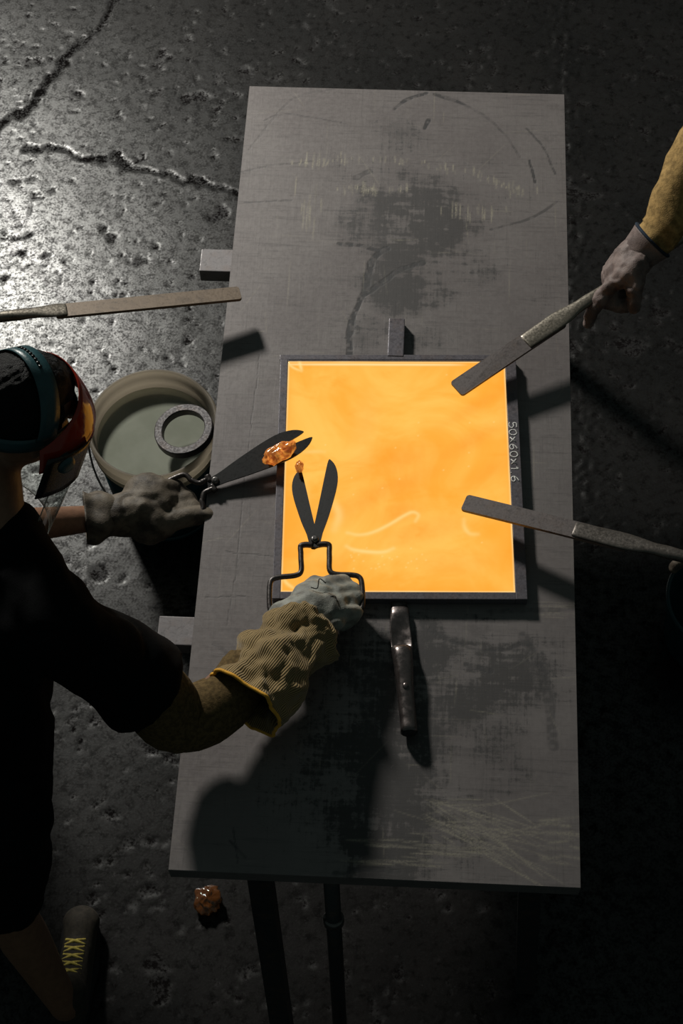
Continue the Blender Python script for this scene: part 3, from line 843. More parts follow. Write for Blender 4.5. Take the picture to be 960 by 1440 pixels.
# ------------------------------------------------------------------ shears
def shears(piv, fwd, upn, angs, label, lens, loopw, drop=0.0, wid=0.036):
    """piv world pivot, fwd axis to tips, upn plane normal; angs blade angles from fwd (left +, right -)"""
    y = nrm(fwd); z = nrm(V(upn) - y * (V(upn) @ y)); x = np.cross(y, z)
    R = frameR(x, y, z); piv = V(piv)
    t = empty('glass_shears', piv.tolist(), label, 'shears', 'blackened glass shears')
    for k, (a, L) in enumerate(zip(angs, lens)):
        s = -1 if k == 0 else 1                     # k=0 leans left, outer edge is on the left
        o = [(-0.011 * s, -0.016), (0.011 * s, -0.018), (0.0135 * s, 0.02), (0.5 * wid * s, L * 0.3), (0.60 * wid * s, L * 0.62), (0.53 * wid * s, L * 0.80), (0.26 * wid * s, L * 0.93), (-0.10 * wid * s, L * 1.0), (-0.24 * wid * s, L * 0.985), (-0.25 * wid * s, L * 0.8), (-0.22 * wid * s, L * 0.4), (-0.22 * wid * s, 0.03)]
        op = smooth_path(o + [o[0]], 3)[:-1]
        if s < 0: op = op[::-1]
        v, f = extrude_vf(op, 0.0042)
        c, q = math.cos(a), math.sin(a)
        Rz = V([[c, -q, 0], [q, c, 0], [0, 0, 1]])
        v = v @ Rz.T + V((0, 0, 0.0024 * (1 if k else -1)))
        mesh('blade', v @ R.T + piv, f, M['shear'], t, smooth=False)
        # handle rod: shoulder, straight drop, then a wide hand loop
        hx = loopw[0] * (-s) * -1
        e = 1 if k else -1
        pth = [(0.004 * e, -0.012), (0.020 * e, -0.010), (loopw[0] * e, -0.014), (loopw[0] * e, -0.030), (loopw[0] * e, loopw[2] * 0.6), (loopw[0] * e, loopw[2]), (loopw[0] * e + 0.012 * e, loopw[2] - 0.010), (loopw[1] * e - 0.022 * e, loopw[2] - 0.013), (loopw[1] * e - 0.006 * e, loopw[2] - 0.018), (loopw[1] * e, loopw[2] - 0.034), (loopw[1] * e, loopw[2] - 0.085), (loopw[1] * e - 0.008 * e, loopw[2] - 0.10), (loopw[1] * e - 0.026 * e, loopw[2] - 0.105), (0.030 * e, loopw[2] - 0.105), (0.012 * e, loopw[2] - 0.10)]
        pp = smooth_path(np.array([(a_, b_, drop * (b_ / -0.2)) for a_, b_ in pth]), 5)
        rad = [0.0058 if i > 10 else 0.0066 for i in range(len(pp))]
        v, f = tube_vf(pp @ R.T + piv, rad, n=12, up=z)
        mesh('handle', v, f, M['rod'], t)
    v, f = tube_vf([piv - z * 0.007, piv + z * 0.0065, piv + z * 0.009], [0.0085, 0.0085, 0.006], n=18); bl = mesh('pivot_bolt', v, f, M['bolt'], t)
    v, f = tube_vf([piv + z * 0.0085, piv + z * 0.012], 0.0045, n=6); mesh('bolt_head', v, f, M['bolt'], bl, smooth=False)
    return R, piv

s2z = TZ + 0.062
piv2 = P(442.5, 760, s2z)
f2 = P(440, 640, s2z - 0.012) - piv2
R2, _ = shears(piv2, f2, (0, 0, 1), (0.19, -0.205), 'black glass shears gripped by the grey glove over the mold', (0.185, 0.208), (0.030, 0.096, -0.075), 0.0, 0.037)
s1z = TZ + 0.034
piv1 = P(303, 676.5, TZ + 0.016)
f1 = P(430, 613, TZ + 0.046) - piv1
R1, _ = shears(piv1, f1, (0.1, -0.1, 1), (0.085, -0.075), 'black glass shears pinching a hot lump beside the bucket', (0.222, 0.232), (0.013, 0.050, -0.034), 0.0, 0.036)

def lump(name, c, r, R, mat, label, seed, cat='glass lump', amp=0.35, sc=60):
    v, f = ell_vf((0, 0, 0), 1.0, None, 40, 24)
    n = fbm(v, 2.4, seed, 3) - 0.5
    fold = np.abs(np.sin(v @ V((3.0, 5.0, 2.0)) + 4 * n)) - 0.5
    v = v * (1 + amp * n * 1.6 + 0.10 * fold)[:, None] * V(r)
    v = v @ np.asarray(R).T + V(c)
    return mesh(name, v, f, mat, None, label=label, cat=cat)
lump('glass_gob', P(391, 637, TZ + 0.052), (0.020, 0.040, 0.012), R1, M['hot'], 'hot orange glass lump held between the shear blades', 5)
lump('glass_drip', P(421, 656, s2z + 0.001), (0.009, 0.015, 0.008), np.eye(3), M['hot2'], 'tiny orange glass drip stuck to a shear tip', 9)
lump('glass_scrap', P(292, 1265, 0.016), (0.030, 0.034, 0.016), np.eye(3), M['amber'], 'crumpled amber glass scrap lying on the floor below the table corner', 14, 'glass scrap', 0.6)

# ------------------------------------------------------------------ bucket, ring
def lathe(c, prof, n=72, closed=True):
    vs = []; fs = []
    m = len(prof)
    for r, z in prof:
        for j in range(n):
            a = 2 * math.pi * j / n
            vs.append((c[0] + r * math.cos(a), c[1] + r * math.sin(a), c[2] + z))
    for i in range(m - 1 if not closed else m):
        i2 = (i + 1) % m
        for j in range(n):
            k = (j + 1) % n
            fs.append([i * n + j, i * n + k, i2 * n + k, i2 * n + j])
    return np.array(vs), fs
BH = 0.38
BC = P(214, 594, BH); BC[2] = 0.0
def bucket():
    t = empty('water_bucket', BC.tolist(), 'wide grubby bucket of murky water on the floor left of the table', 'bucket')
    R = 0.164; rb = 0.138
    def rad(z): return rb + (R - rb) * z / BH
    out = [(0.02, 0.002), (rb - 0.004, 0.002), (rb, 0.006), (rad(0.10), 0.10), (rad(0.28), 0.275)]
    v, f = lathe(BC, [(0.001, 0.002), (rb - 0.006, 0.002), (rb, 0.006), (rad(.15), .15), (rad(.285), .285), (rad(.285) - .004, .285), (rb - .005, .010), (0.001, .010)])
    mesh('lower_wall', v, f, M['teal'], t)
    prof = [(rad(.283), .283), (rad(.29) + .005, .290), (rad(.30) + .007, .297), (rad(.305) + .002, .304), (rad(.315) + .002, .314), (rad(.32) + .008, .320), (rad(.33) + .008, .330), (rad(.335) + .002, .335), (rad(.35) + .002, .350), (R + .006, .356), (R + .007, .370), (R + .003, .379), (R - .002, .380), (R - .004, .372), (R - .006, .352), (R - .010, .340), (R - .007, .333), (R - .012, .322), (R - .009, .312), (R - .014, .300), (rad(.283) - .005, .283)]
    v, f = lathe(BC, prof, 96)
    mesh('rim', v, f, M['pail'], t)
    # base ring
    v, f = lathe(BC, [(rb - .002, .001), (rb + .006, .003), (rb + .007, .016), (rb + .002, .020)]); mesh('base_ring', v, f, M['teal'], t)
    # bail handle lying against the near side
    pts = []
    for k in range(25):
        a = math.pi + math.pi * k / 24
        pts.append(BC + V(((R + .012) * math.cos(a), (R + .012) * math.sin(a), 0.335 - 0.16 * math.sin(math.pi * k / 24) ** 0.8)))
    v, f = tube_vf(pts, 0.0028, n=8); mesh('bail_handle', v, f, M['bolt'], t)
    # submerged step seen as a darker disc is the water's own body; water surface
    wz = 0.318
    n = 96; rr = np.linspace(0.0, R - 0.0125, 24)
    vs = [(BC[0], BC[1], wz)]
    for r in rr[1:]:
        for j in range(n):
            a = 2 * math.pi * j / n; vs.append((BC[0] + r * math.cos(a), BC[1] + r * math.sin(a), wz))
    vs = np.array(vs); vs[:, 2] += (fbm(vs[:, :2], 14, 2, 2) - .5) * 0.0010
    fs = [[0, 1 + j, 1 + (j + 1) % n] for j in range(n)]
    for i in range(len(rr) - 2):
        for j in range(n):
            k = (j + 1) % n; a = 1 + i * n
            fs.append([a + j, a + n + j, a + n + k, a + k])
    mesh('water', vs, fs, M['water'], None, label='cloudy grey-green water filling the bucket', cat='water')
    # iron ring resting on the right of the rim
    c = P(259, 606, BH + 0.012)
    ro, ri, hh = 0.0765, 0.0555, 0.012
    v, f = lathe((0, 0, 0), [(ro, -hh + .002), (ro, hh - .002), (ro - .002, hh), (ri + .002, hh), (ri, hh - .002), (ri, -hh + .002), (ri + .002, -hh), (ro - .002, -hh)], 64)
    v = v * (1 + (fbm(v, 40, 7, 2) - .5)[:, None] * 0.03)
    tilt = -0.14
    Rt = V([[math.cos(tilt), 0, math.sin(tilt)], [0, 1, 0], [-math.sin(tilt), 0, math.cos(tilt)]])
    mesh('iron_ring', v @ Rt.T + c, f, M['ring'], None, smooth=False, label='thick dark iron ring resting on the bucket rim', cat='ring')
bucket()

# dark teal tub cut by the right edge
def tub():
    c = P(945, 835, 0.22); c = V((c[0] + 0.135, c[1] - 0.01, 0))
    v, f = lathe(c, [(0.001, .002), (0.12, .002), (0.125, .01), (0.145, .20), (0.150, .21), (0.152, .222), (0.147, .226), (0.142, .222), (0.14, .20), (0.12, .012), (0.001, .012)])
    mesh('plastic_tub', v, f, M['teal'], None, label='dark teal plastic tub on the floor, cut off by the right edge', cat='tub')
tub()

# ------------------------------------------------------------------ people
def hand_parts(wrist, d, n, size=1.0, curl=(0.55, 1.35, 1.2), index=None, spread=0.0, thumb=1, thumb_dir=None, gth=1.0):
    """closed hand; d wrist to knuckles, n back of the hand; thumb=+1 puts the thumb on side d x n"""
    d = nrm(d); n = nrm(V(n) - d * (V(n) @ d)); s = np.cross(d, n) * thumb
    w = V(wrist)
    parts = [cone_vf(w - d * 0.02, w + d * 0.03 * size, 0.030 * gth, 0.034 * gth)]
    pl = 0.085 * size
    Rr = frameR(d, s, n)
    parts.append(ell_vf(w + d * pl * 0.55, (0.056 * size, 0.047 * size * gth, 0.027 * gth), Rr))
    for i, (off, ln) in enumerate(((0.031, 0.95), (0.0105, 1.05), (-0.0105, 1.0), (-0.031, 0.82))):
        b = w + d * pl * (1.0 - 0.06 * abs(i - 1)) + s * off * size * 1.05 + n * 0.006
        parts.append(cone_vf(w + d * pl * 0.45 + s * off * 0.8 * size, b, 0.017 * gth, 0.0155 * gth))
        a = -curl[0] * (1 + 0.08 * (i - 1.5)); p = b
        cu = index if (index is not None and i == 0) else curl
        a = -cu[0] * (1 + 0.08 * (i - 1.5))
        for seg, (sl, r0, r1) in enumerate(((0.045, .0145, .0135), (0.030, .0135, .0120), (0.024, .0120, .0100))):
            dirv = d * math.cos(a) + n * math.sin(a) + s * spread * (1.5 - i) * -0.12
            e = p + dirv * sl * ln * size
            parts.append(cone_vf(p, e, r0 * gth, r1 * gth)); p = e
            a -= cu[min(seg + 1, 2)]
    b = w + d * 0.030 * size + s * 0.036 * size - n * 0.008
    td = nrm(thumb_dir) if thumb_dir is not None else nrm(d * 0.8 + s * 0.45 - n * 0.5)
    k = b + td * 0.042 * size; e = k + nrm(td * 0.9 - n * 0.25 - s * 0.4) * 0.036 * size
    parts += [cone_vf(w + d * 0.02 * size + s * 0.012, b, 0.020 * gth, 0.018 * gth), cone_vf(b, k, 0.0175 * gth, 0.0155 * gth), cone_vf(k, e, 0.015 * gth, 0.0115 * gth)]
    return parts

def wrinkle(v, nr, amp, sc, seed, aniso=None):
    q = v if aniso is None else v @ aniso
    n1 = fbm(q, sc, seed, 3)
    n2 = np.abs(fbm(q, sc * 0.6, seed + 5, 3) - 0.5) * 2
    return v + nr * ((n1 - 0.5) * amp + (np.minimum(n2, 0.22) - 0.16) * amp * 2.2)[:, None]

def arm_chain(sh, el, wr, r):
    return [cone_vf(sh, el, r[0], r[1]), cone_vf(el, V(el) * 0.6 + V(wr) * 0.4, r[1], r[2]), cone_vf(V(el) * 0.6 + V(wr) * 0.4, wr, r[2], r[3])]

def head_parts(c, f, u, r):
    """skull, jaw, nose, ears fused later"""
    R = frameR(f, r, u); c = V(c)
    g = lambda a, b, h: c + R @ V((a, b, h))
    p = [ell_vf(g(-0.012, 0, 0.030), (0.098, 0.077, 0.092), R), ell_vf(g(0.020, 0, -0.035), (0.072, 0.064, 0.085), R), ell_vf(g(0.042, 0, -0.085), (0.042, 0.042, 0.032), R)]
    p += [cone_vf(g(0.088, 0, 0.005), g(0.106, 0, -0.030), 0.010, 0.014), ell_vf(g(0.080, 0, -0.068), (0.014, 0.024, 0.008), R)]
    p += [ell_vf(g(0.082, 0.03, 0.022), (0.016, 0.022, 0.008), R), ell_vf(g(0.082, -0.03, 0.022), (0.016, 0.022, 0.008), R)]
    for s in (-1, 1):
        p.append(ell_vf(g(-0.010, 0.078 * s, -0.012), (0.020, 0.010, 0.033), R))
        p.append(ell_vf(g(0.062, 0.046 * s, -0.02), (0.02, 0.022, 0.02), R))
    return p, g, R

def finish_head(t, g, R, eyes=True):
    for s in (-1, 1):
        v, f = ell_vf(g(0.083, 0.031 * s, 0.004), 0.0115, None, 12, 8)
        mesh('eye', v, f, M['eye'], t)
M['eye'] = m_plain('eye_white', (0.5, 0.47, 0.44), 0.2)

def hair_cap(t, c, f, u, r):
    R = frameR(f, r, u); c = V(c)
    v, fc = ell_vf((0, 0, 0), 1, None, 60, 36)
    n = fbm(v * V((6, 3, 3)), 4, 3, 3)
    v = v * (1 + (n - 0.5) * 0.10)[:, None] * V((0.106, 0.084, 0.098))
    keep = [i for i, q in enumerate(fc) if all(not (v[k][0] > 0.045 and v[k][2] < 0.035) and not (v[k][2] < -0.045) and not (v[k][0] > -0.02 and v[k][2] < -0.01) for k in q)]
    fc = [fc[i] for i in keep]
    v = v + V((-0.015, 0, 0.033))
    o = mesh('hair', v @ R.T + c, fc, M['hair'], t)
    return o

def shoe(t, toe, heel, mat, laces=True):
    toe = V(toe); heel = V(heel)
    d = nrm((toe - heel) * V((1, 1, 0))); s = V((d[1], -d[0], 0)); L = np.linalg.norm((toe - heel)[:2])
    g = lambda a, b, h: heel * V((1, 1, 0)) + d * a * L + s * b + V((0, 0, h))
    R = frameR(d, s, V((0, 0, 1)))
    v, f, nr = fuse([cone_vf(g(.14, 0, .05), g(.82, .004, .042), .037, .041), cone_vf(g(.16, 0, .05), g(.22, 0, .12), .038, .043), cone_vf(g(.24, 0, .10), g(.62, 0, .06), .042, .035), ell_vf(g(.86, .004, .040), (.042, .046, .034), R)], .006, 6)
    v[:, 2] = np.maximum(v[:, 2], .018)
    o = mesh('shoe', v, f, mat, t)
    outl = []
    for k in range(28):
        a = 2 * math.pi * k / 28
        ww = .049 if math.cos(a) > 0 else .040
        outl.append((.5 * L + (.52 * L) * np.sign(math.cos(a)) * abs(math.cos(a)) ** .8, ww * np.sign(math.sin(a)) * abs(math.sin(a)) ** .7))
    v, f = extrude_vf(outl, .022); v = v @ R.T + heel * V((1, 1, 0)) + V((0, 0, .0135))
    mesh('sole', v, f, M['sole'], o)
    if laces:
        for k in range(5):
            a = .36 + .068 * k; h = .1265 - .0085 * k
            for e in (-1, 1):
                pts = smooth_path([g(a, -.024 * e, h - .008), g(a + .025, 0, h + .0025), g(a + .05, .024 * e, h - .014)], 4)
                v, f = tube_vf(pts, [(.0032, .0016)] * len(pts), n=6, up=(0, 0, 1)); mesh('lace', v, f, M['lace'], o)
    return o

def legs_parts(hl, hr, kl, kr, al, ar):
    p = []
    for h, k, a in ((hl, kl, al), (hr, kr, ar)):
        p += [cone_vf(h, k, .068, .054), cone_vf(k, V(k) * .62 + V(a) * .38, .055, .056), cone_vf(V(k) * .62 + V(a) * .38, a, .056, .036), cone_vf(a, V(a) + V((0, 0, -.03)), .036, .036)]
    return p

# --- the worker with the face shield, leaning in from the left
HC = P(32, 580, 1.50)
yaw = math.radians(40)
tilt = math.radians(27)
hf0 = V((math.cos(yaw), math.sin(yaw), 0))
HF = nrm(hf0 * math.cos(tilt) + V((0, 0, -math.sin(tilt))))
HU = nrm(hf0 * math.sin(tilt) + V((0, 0, math.cos(tilt))))
HR_ = np.cross(HF, HU)           # to the worker's right
def worker():
    feet = (P(112, 1278, .05) + P(98, 1440, .05)) / 2
    t = empty('person', (-0.74, -1.0, 0), 'worker in black T-shirt and face shield leaning over the table from the left', 'person')
    neck = HC - HU * 0.135 - HF * 0.035
    chest = V((-0.75, -0.66, 1.19)); nb = V((-0.715, -0.57, 1.335))
    Rs = P(92, 890, 1.27); Re = P(270, 1012, 0.98); Rw = P(412, 878, s2z + 0.028)
    Ls = V((-0.85, -0.43, 1.29)); Le = V((-0.90, -0.40, 1.03)); Lw = P(140, 728, s1z - 0.035)
    hip = V((-0.82, -0.90, 0.93)); waist = V((-0.785, -0.79, 1.06))
    hr_ = hip + V((0.075, -0.06, -0.02)); hl = hip + V((-0.075, 0.06, -0.02))
    heel = P(100, 1445, .05); toe = P(113, 1272, .05)
    ar = heel + (toe - heel) * 0.14 + V((-.012, 0, 0)); ar[2] = 0.11
    kr = V((-0.80, -1.0, 0.52)); al = V((-0.98, -0.92, 0.11)); kl = V((-0.90, -0.80, 0.53))
    hp, g, R = head_parts(HC, HF, HU, HR_)
    body = list(hp)
    body += [cone_vf(nb, neck, .058, .056), cone_vf(hip, waist, .11, .11), cone_vf(waist, chest, .11, .12), cone_vf(chest, nb, .11, .06), cone_vf(Rs, chest, .055, .09), cone_vf(Ls, chest, .055, .09), cone_vf(nb, Rs, .045, .05), cone_vf(nb, Ls, .045, .05)]
    body += arm_chain(Rs, Re, Rw, (.052, .045, .043, .030)) + arm_chain(Ls, Le, Lw, (.052, .042, .040, .029))
    body += legs_parts(hl, hr_, kl, kr, al, ar)
    v, f, nr = fuse(body, .009, 5)
    mesh('body', v, f, M['skin'], t)
    finish_head(t, g, R)
    hair_cap(t, HC, HF, HU, HR_)
    # T-shirt
    d = nrm(Re - Rs)
    hem = (P(268, 962, 1.12) + P(162, 1060, 1.04)) / 2
    parts = [cone_vf(hip + V((0, 0, -.10)), waist, .165, .155), cone_vf(waist, chest, .15, .16), cone_vf(chest, nb - V((0, 0, .03)), .15, .085), cone_vf(Rs, chest, .085, .13), cone_vf(Ls, chest, .085, .13), cone_vf(nb - V((0, 0, .02)), Rs, .075, .085), cone_vf(nb - V((0, 0, .02)), Ls, .075, .085)]
    sl = [Rs - d * .02, Rs + d * .08, Rs + d * .16, Rs + d * .225]
    parts.append(tube_vf(sl, [.080, .088, .093, .097], n=24))
    dl = nrm(Le - Ls); parts.append(tube_vf([Ls - dl * .02, Ls + dl * .1, Ls + dl * .21], [.08, .085, .088], n=24))
    v, f, nr = fuse(parts, .010, 4)
    v = wrinkle(v, nr, .022, 9, 3)
    mesh('t_shirt', v, f, M['shirt'], t)
    # shorts
    parts = [cone_vf(hip + V((0, 0, .04)), hip + V((0, 0, -.07)), .155, .158)]
    for h, k in ((hl, kl), (hr_, kr)):
        e = h + (k - h) * 0.93
        parts.append(tube_vf([h + V((0, 0, .02)), h + (e - h) * .5, e], [.120, .112, .104], n=24))
    v, f, nr = fuse(parts, .011, 4)
    mesh('shorts', wrinkle(v, nr, .022, 9, 8), f, M['shorts'], t)
    shoe(t, toe, heel, M['shoe'])
    shoe(t, V((-0.93, -0.77, .05)), V((-1.0, -1.02, .05)), M['shoe'])
    # knitted sleeve on the right arm, elbow to glove
    pth = smooth_path([Rs + d * .17, Rs + d * .235, Re + V((-.025, .0, .0)), Re * .75 + Rw * .25 + V((.012, -.014, 0)), Re * .45 + Rw * .55], 7)
    v, f = tube_vf(pth, np.interp(np.linspace(0, 1, len(pth)), [0, .3, .5, .75, 1], [.070, .070, .068, .060, .050]), n=36)
    nrm_ = v - np.repeat(pth, 36, 0); nrm_ /= np.linalg.norm(nrm_, axis=1)[:, None]
    mesh('arm_sleeve', wrinkle(v, nrm_, .010, 22, 4), f, M['knit'], t)
    # right glove: grey-green leather fist on the shear handles, corduroy gauntlet
    hd = P(492, 836, s2z + 0.02) - P(415, 872, s2z + 0.03)
    wr = P(418, 868, s2z + 0.028)
    parts = hand_parts(wr, hd, (0.15, 0.25, 1), 1.06, (0.5, 1.3, 1.25), None, 0, -1, nrm(V((0.55, 0.85, -0.15))), 1.5)
    v, f, nr = fuse(parts, .0034, 14)
    v = wrinkle(v, nr, .0115, 20, 12)
    gl = mesh('glove', v, f, M['gleather'], t, label='grey-green leather work glove with tan corduroy gauntlet')
    for l in ([(437, 826), (446, 827), (449, 814), (458, 820)], [(450, 850), (458, 842), (470, 838), (474, 846)]):
        pts = smooth_path([P(a, b, s2z + .072 - (.012 if b > 835 else 0.004)) for a, b in l], 5)
        v, f = tube_vf(pts, .0012, n=6); mesh('seam', v, f, M['stitch'], gl)
    # gauntlet
    ax = smooth_path([P(444, 868, s2z + .026), P(424, 888, s2z + .032), P(398, 922, s2z + .042), P(370, 956, s2z + .055), P(343, 988, s2z + .068)], 14)
    m = len(ax); tt = np.linspace(0, 1, m); n = 120
    T, A, B = frames(ax, (0, 0, 1))
    th = np.linspace(0, 2 * math.pi, n, endpoint=False) - math.pi / 2
    vs = []; rib = []
    for i in range(m):
        r0 = np.interp(tt[i], [0, .08, .25, .5, .75, 1], [.050, .066, .076, .078, .082, .086])
        for j in range(n):
            a = th[j]
            p0 = V((math.cos(a) * 1.6, math.sin(a) * 1.6, tt[i] * 4.0))
            fold = 0.011 * math.sin(tt[i] * 10 + 1.5 * math.sin(a + 0.6) + 0.8) + 0.006 * math.sin(tt[i] * 17 - 2.4 * math.cos(a - 0.4))
            r = r0 + fold * (0.35 + 0.65 * math.sin(math.pi * min(1, tt[i] * 1.1)))
            if i == 0: r *= 0.80
            vs.append(ax[i] + A[i] * math.cos(a) * r * 1.0 + B[i] * math.sin(a) * r * 0.82)
            rib.append(a / (2 * math.pi))
    vs = np.array(vs); rib = np.array(rib)
    cen = np.repeat(ax, n, 0); ud = vs - cen; ud /= np.linalg.norm(ud, axis=1)[:, None]
    q = np.stack([np.repeat(tt, n) * 4, np.tile(np.cos(th), m) * 1.3, np.tile(np.sin(th), m) * 1.3], 1)
    vs = vs + ud * ((fbm(q, 1.5, 4, 3) - 0.5) * 0.050)[:, None]
    inner = vs - ud * 0.004
    fs = []
    for i in range(m - 1):
        for j in range(n):
            k = (j + 1) % n
            fs.append([i * n + j, i * n + k, (i + 1) * n + k, (i + 1) * n + j])
            o_ = m * n
            fs.append([o_ + i * n + k, o_ + i * n + j, o_ + (i + 1) * n + j, o_ + (i + 1) * n + k])
    for j in range(n):
        k = (j + 1) % n
        fs.append([(m - 1) * n + j, (m - 1) * n + k, m * n + (m - 1) * n + k, m * n + (m - 1) * n + j])
        fs.append([k, j, m * n + j, m * n + k])
    g_ = mesh('gauntlet', np.concatenate([vs, inner]), fs, M['cord'], gl, label='tan ribbed corduroy gauntlet cuff')
    a = g_.data.attributes.new('around', 'FLOAT', 'POINT'); a.data.foreach_set('value', np.concatenate([rib, rib]).astype(np.float32))
    lp = vs[(m - 1) * n:]
    lp = np.concatenate([lp, lp[:3]])
    v, f = tube_vf(lp, .0036, n=8); mesh('binding', v, f, M['yellow'], gl, label='yellow edge binding')

    # left glove: sooty leather with flared cuff, on the other shears
    hd = P(272, 702, s1z - .030) - P(160, 724, s1z - 0.035)
    wr = P(176, 723, s1z - 0.040)
    parts = hand_parts(wr, hd, (-0.05, -0.25, 1), 1.15, (0.45, 1.1, 1.2), (.05, .2, .2), 0, 1, nrm(V((0.9, 0.55, -0.05))), 1.55)
    v, f, nr = fuse(parts, .0034, 12)
    v = wrinkle(v, nr, .0125, 19, 22)
    gl = mesh('glove', v, f, M['bleather'], t, label='soot-darkened brown leather glove with flared cuff')
    ax = smooth_path([P(190, 721, s1z - .04), P(166, 723, s1z - .038), P(142, 725, s1z - .034), P(119, 727, s1z - .03)], 8)
    m = len(ax); n = 64; T, A, B = frames(ax, (0, 0, 1)); vs = []
    for i in range(m):
        tt_ = i / (m - 1); r0 = np.interp(tt_, [0, .25, .6, 1], [.040, .047, .053, .060])
        for j in range(n):
            a = 2 * math.pi * j / n
            r = r0 + .006 * math.sin(a * 5 + tt_ * 3) * tt_ + .005 * math.sin(tt_ * 11 + 2 * math.sin(a))
            vs.append(ax[i] + A[i] * math.cos(a) * r + B[i] * math.sin(a) * r * .85)
    vs = np.array(vs); cen = np.repeat(ax, n, 0); inner = cen + (vs - cen) * .93
    fs = []
    for i in range(m - 1):
        for j in range(n):
            k = (j + 1) % n; o_ = m * n
            fs.append([i * n + j, i * n + k, (i + 1) * n + k, (i + 1) * n + j]); fs.append([o_ + i * n + k, o_ + i * n + j, o_ + (i + 1) * n + j, o_ + (i + 1) * n + k])
    for j in range(n):
        k = (j + 1) % n; fs.append([(m - 1) * n + j, (m - 1) * n + k, m * n + (m - 1) * n + k, m * n + (m - 1) * n + j])
    mesh('cuff', np.concatenate([vs, inner]), fs, M['bleather'], gl)
    return t
worker()

def face_shield():
    t = empty('face_shield', HC.tolist(), 'red-browed clear face shield with teal head straps on the worker', 'face shield')
    R = frameR(HF, HR_, HU)
    g = lambda a, b, h: HC + R @ V((a, b, h))
    def band(name, prof_fn, phis, th, mat, parent=t, label=None):
        """strip: prof_fn(phi) gives two or more (x,y,h) points across the strip"""
        rows = [prof_fn(p) for p in phis]
        k = len(rows[0]); n = len(rows)
        a = np.array([[g(*q) for q in r] for r in rows])
        c = HC
        du = np.gradient(a, axis=0); dv = np.gradient(a, axis=1)
        nn = np.cross(du, dv); nn /= np.linalg.norm(nn, axis=2)[..., None] + 1e-9
        b = a - nn * th
        vs = np.concatenate([a.reshape(-1, 3), b.reshape(-1, 3)])
        fs = []; o_ = n * k
        for i in range(n - 1):
            for j in range(k - 1):
                q = [i * k + j, i * k + j + 1, (i + 1) * k + j + 1, (i + 1) * k + j]
                fs.append(q); fs.append([o_ + x for x in q[::-1]])
            fs.append([i * k, (i + 1) * k, o_ + (i + 1) * k, o_ + i * k]); fs.append([(i + 1) * k + k - 1, i * k + k - 1, o_ + i * k + k - 1, o_ + (i + 1) * k + k - 1])
        for i in (0, n - 1):
            for j in range(k - 1):
                q = [i * k + j, i * k + j + 1, o_ + i * k + j + 1, o_ + i * k + j]; fs.append(q if i else q[::-1])
        return mesh(name, vs, fs, mat, parent, label=label)
    def ring(rx, ry, ph, h, cx=-0.012): return (cx + rx * math.cos(ph), ry * math.sin(ph), h)
    # brow guard: sloping crescent over the forehead
    ph = np.linspace(-1.75, 1.75, 60)
    def brow(p):
        k = max(0.0, math.cos(p * 0.80))
        out = []
        for s_ in np.linspace(0, 1, 8):
            rx = 0.152 - 0.066 * s_ ** 1.35 * k; ry = 0.130 - 0.042 * s_ ** 1.35 * (.35 + .65 * k)
            h = 0.005 + (0.030 + 0.062 * k) * s_ - (1 - k) * 0.035
            out.append(ring(rx, ry, p, h))
        return out
    bg = band('brow_guard', brow, ph, -0.0022, M['redgd'], label='glossy red-brown plastic brow guard')
    # black side plates with pivots
    for s_ in (-1, 1):
        def side(q, s_=s_):
            return [ring(0.150, 0.1325, s_ * p, q) for p in np.linspace(0.95, 1.72, 8)]
        band('side_plate', side, np.linspace(0.015, -0.085, 8), 0.002 * s_, M['blackp'])
        c = g(0.012, 0.128 * s_, -0.012); ax = R @ V((0, s_, 0))
        v, f = tube_vf([c - ax * .010, c + ax * .004, c + ax * .010, c + ax * .012], [.019, .019, .016, .010], n=18); mesh('knob', v, f, M['strap'], t)
    # clear visor
    ph = np.linspace(-1.45, 1.45, 56)
    def vis(p): return [ring(0.148 - .02 * s_ ** 2, 0.126 - .008 * s_, p, 0.012 - 0.285 * s_) for s_ in np.linspace(0, 1, 14)]
    band('visor', vis, ph, 0.0012, M['clear'], label='clear curved visor with orange reflections')
    vz = bpy.data.objects['visor']
    low = [g(*vis(p)[-1]) for p in ph]
    v, f = tube_vf(low, 0.0011, n=6); mesh('visor_edge', v, f, M['edge'], vz)  # rim strips coloured pale to stand in for light caught on the edge
    for e in (0, -1):
        v, f = tube_vf([g(*q) for q in vis(ph[e])[1:]], 0.0011, n=6); mesh('visor_edge', v, f, M['edge'], vz)
    # head band round the skull and strap over the crown
    ph = np.linspace(-math.pi, math.pi, 72)
    def hb(p): return [ring(0.108, 0.090, p, h - .012 * math.cos(p) * -1) for h in np.linspace(-0.004, 0.026, 4)]
    band('headband', hb, ph, -0.002, M['strap'])
    al = np.linspace(-1.62, 1.62, 48)
    def cs(a): return [(x, 0.0925 * math.sin(a), 0.024 + 0.112 * math.cos(a)) for x in np.linspace(-0.034, 0.006, 4)]
    st = band('crown_strap', cs, al, 0.002, M['strap'])
    for k in range(9):
        a = -0.50 + k * 0.09
        c = g(-0.013, 0.0932 * math.sin(a), 0.024 + 0.1128 * math.cos(a)); ax = R @ V((0, math.sin(a), math.cos(a)))
        v, f = tube_vf([c - ax * .001, c + ax * .0012], .0034, n=10); mesh('strap_hole', v, f, M['blackp'], st)
face_shield()

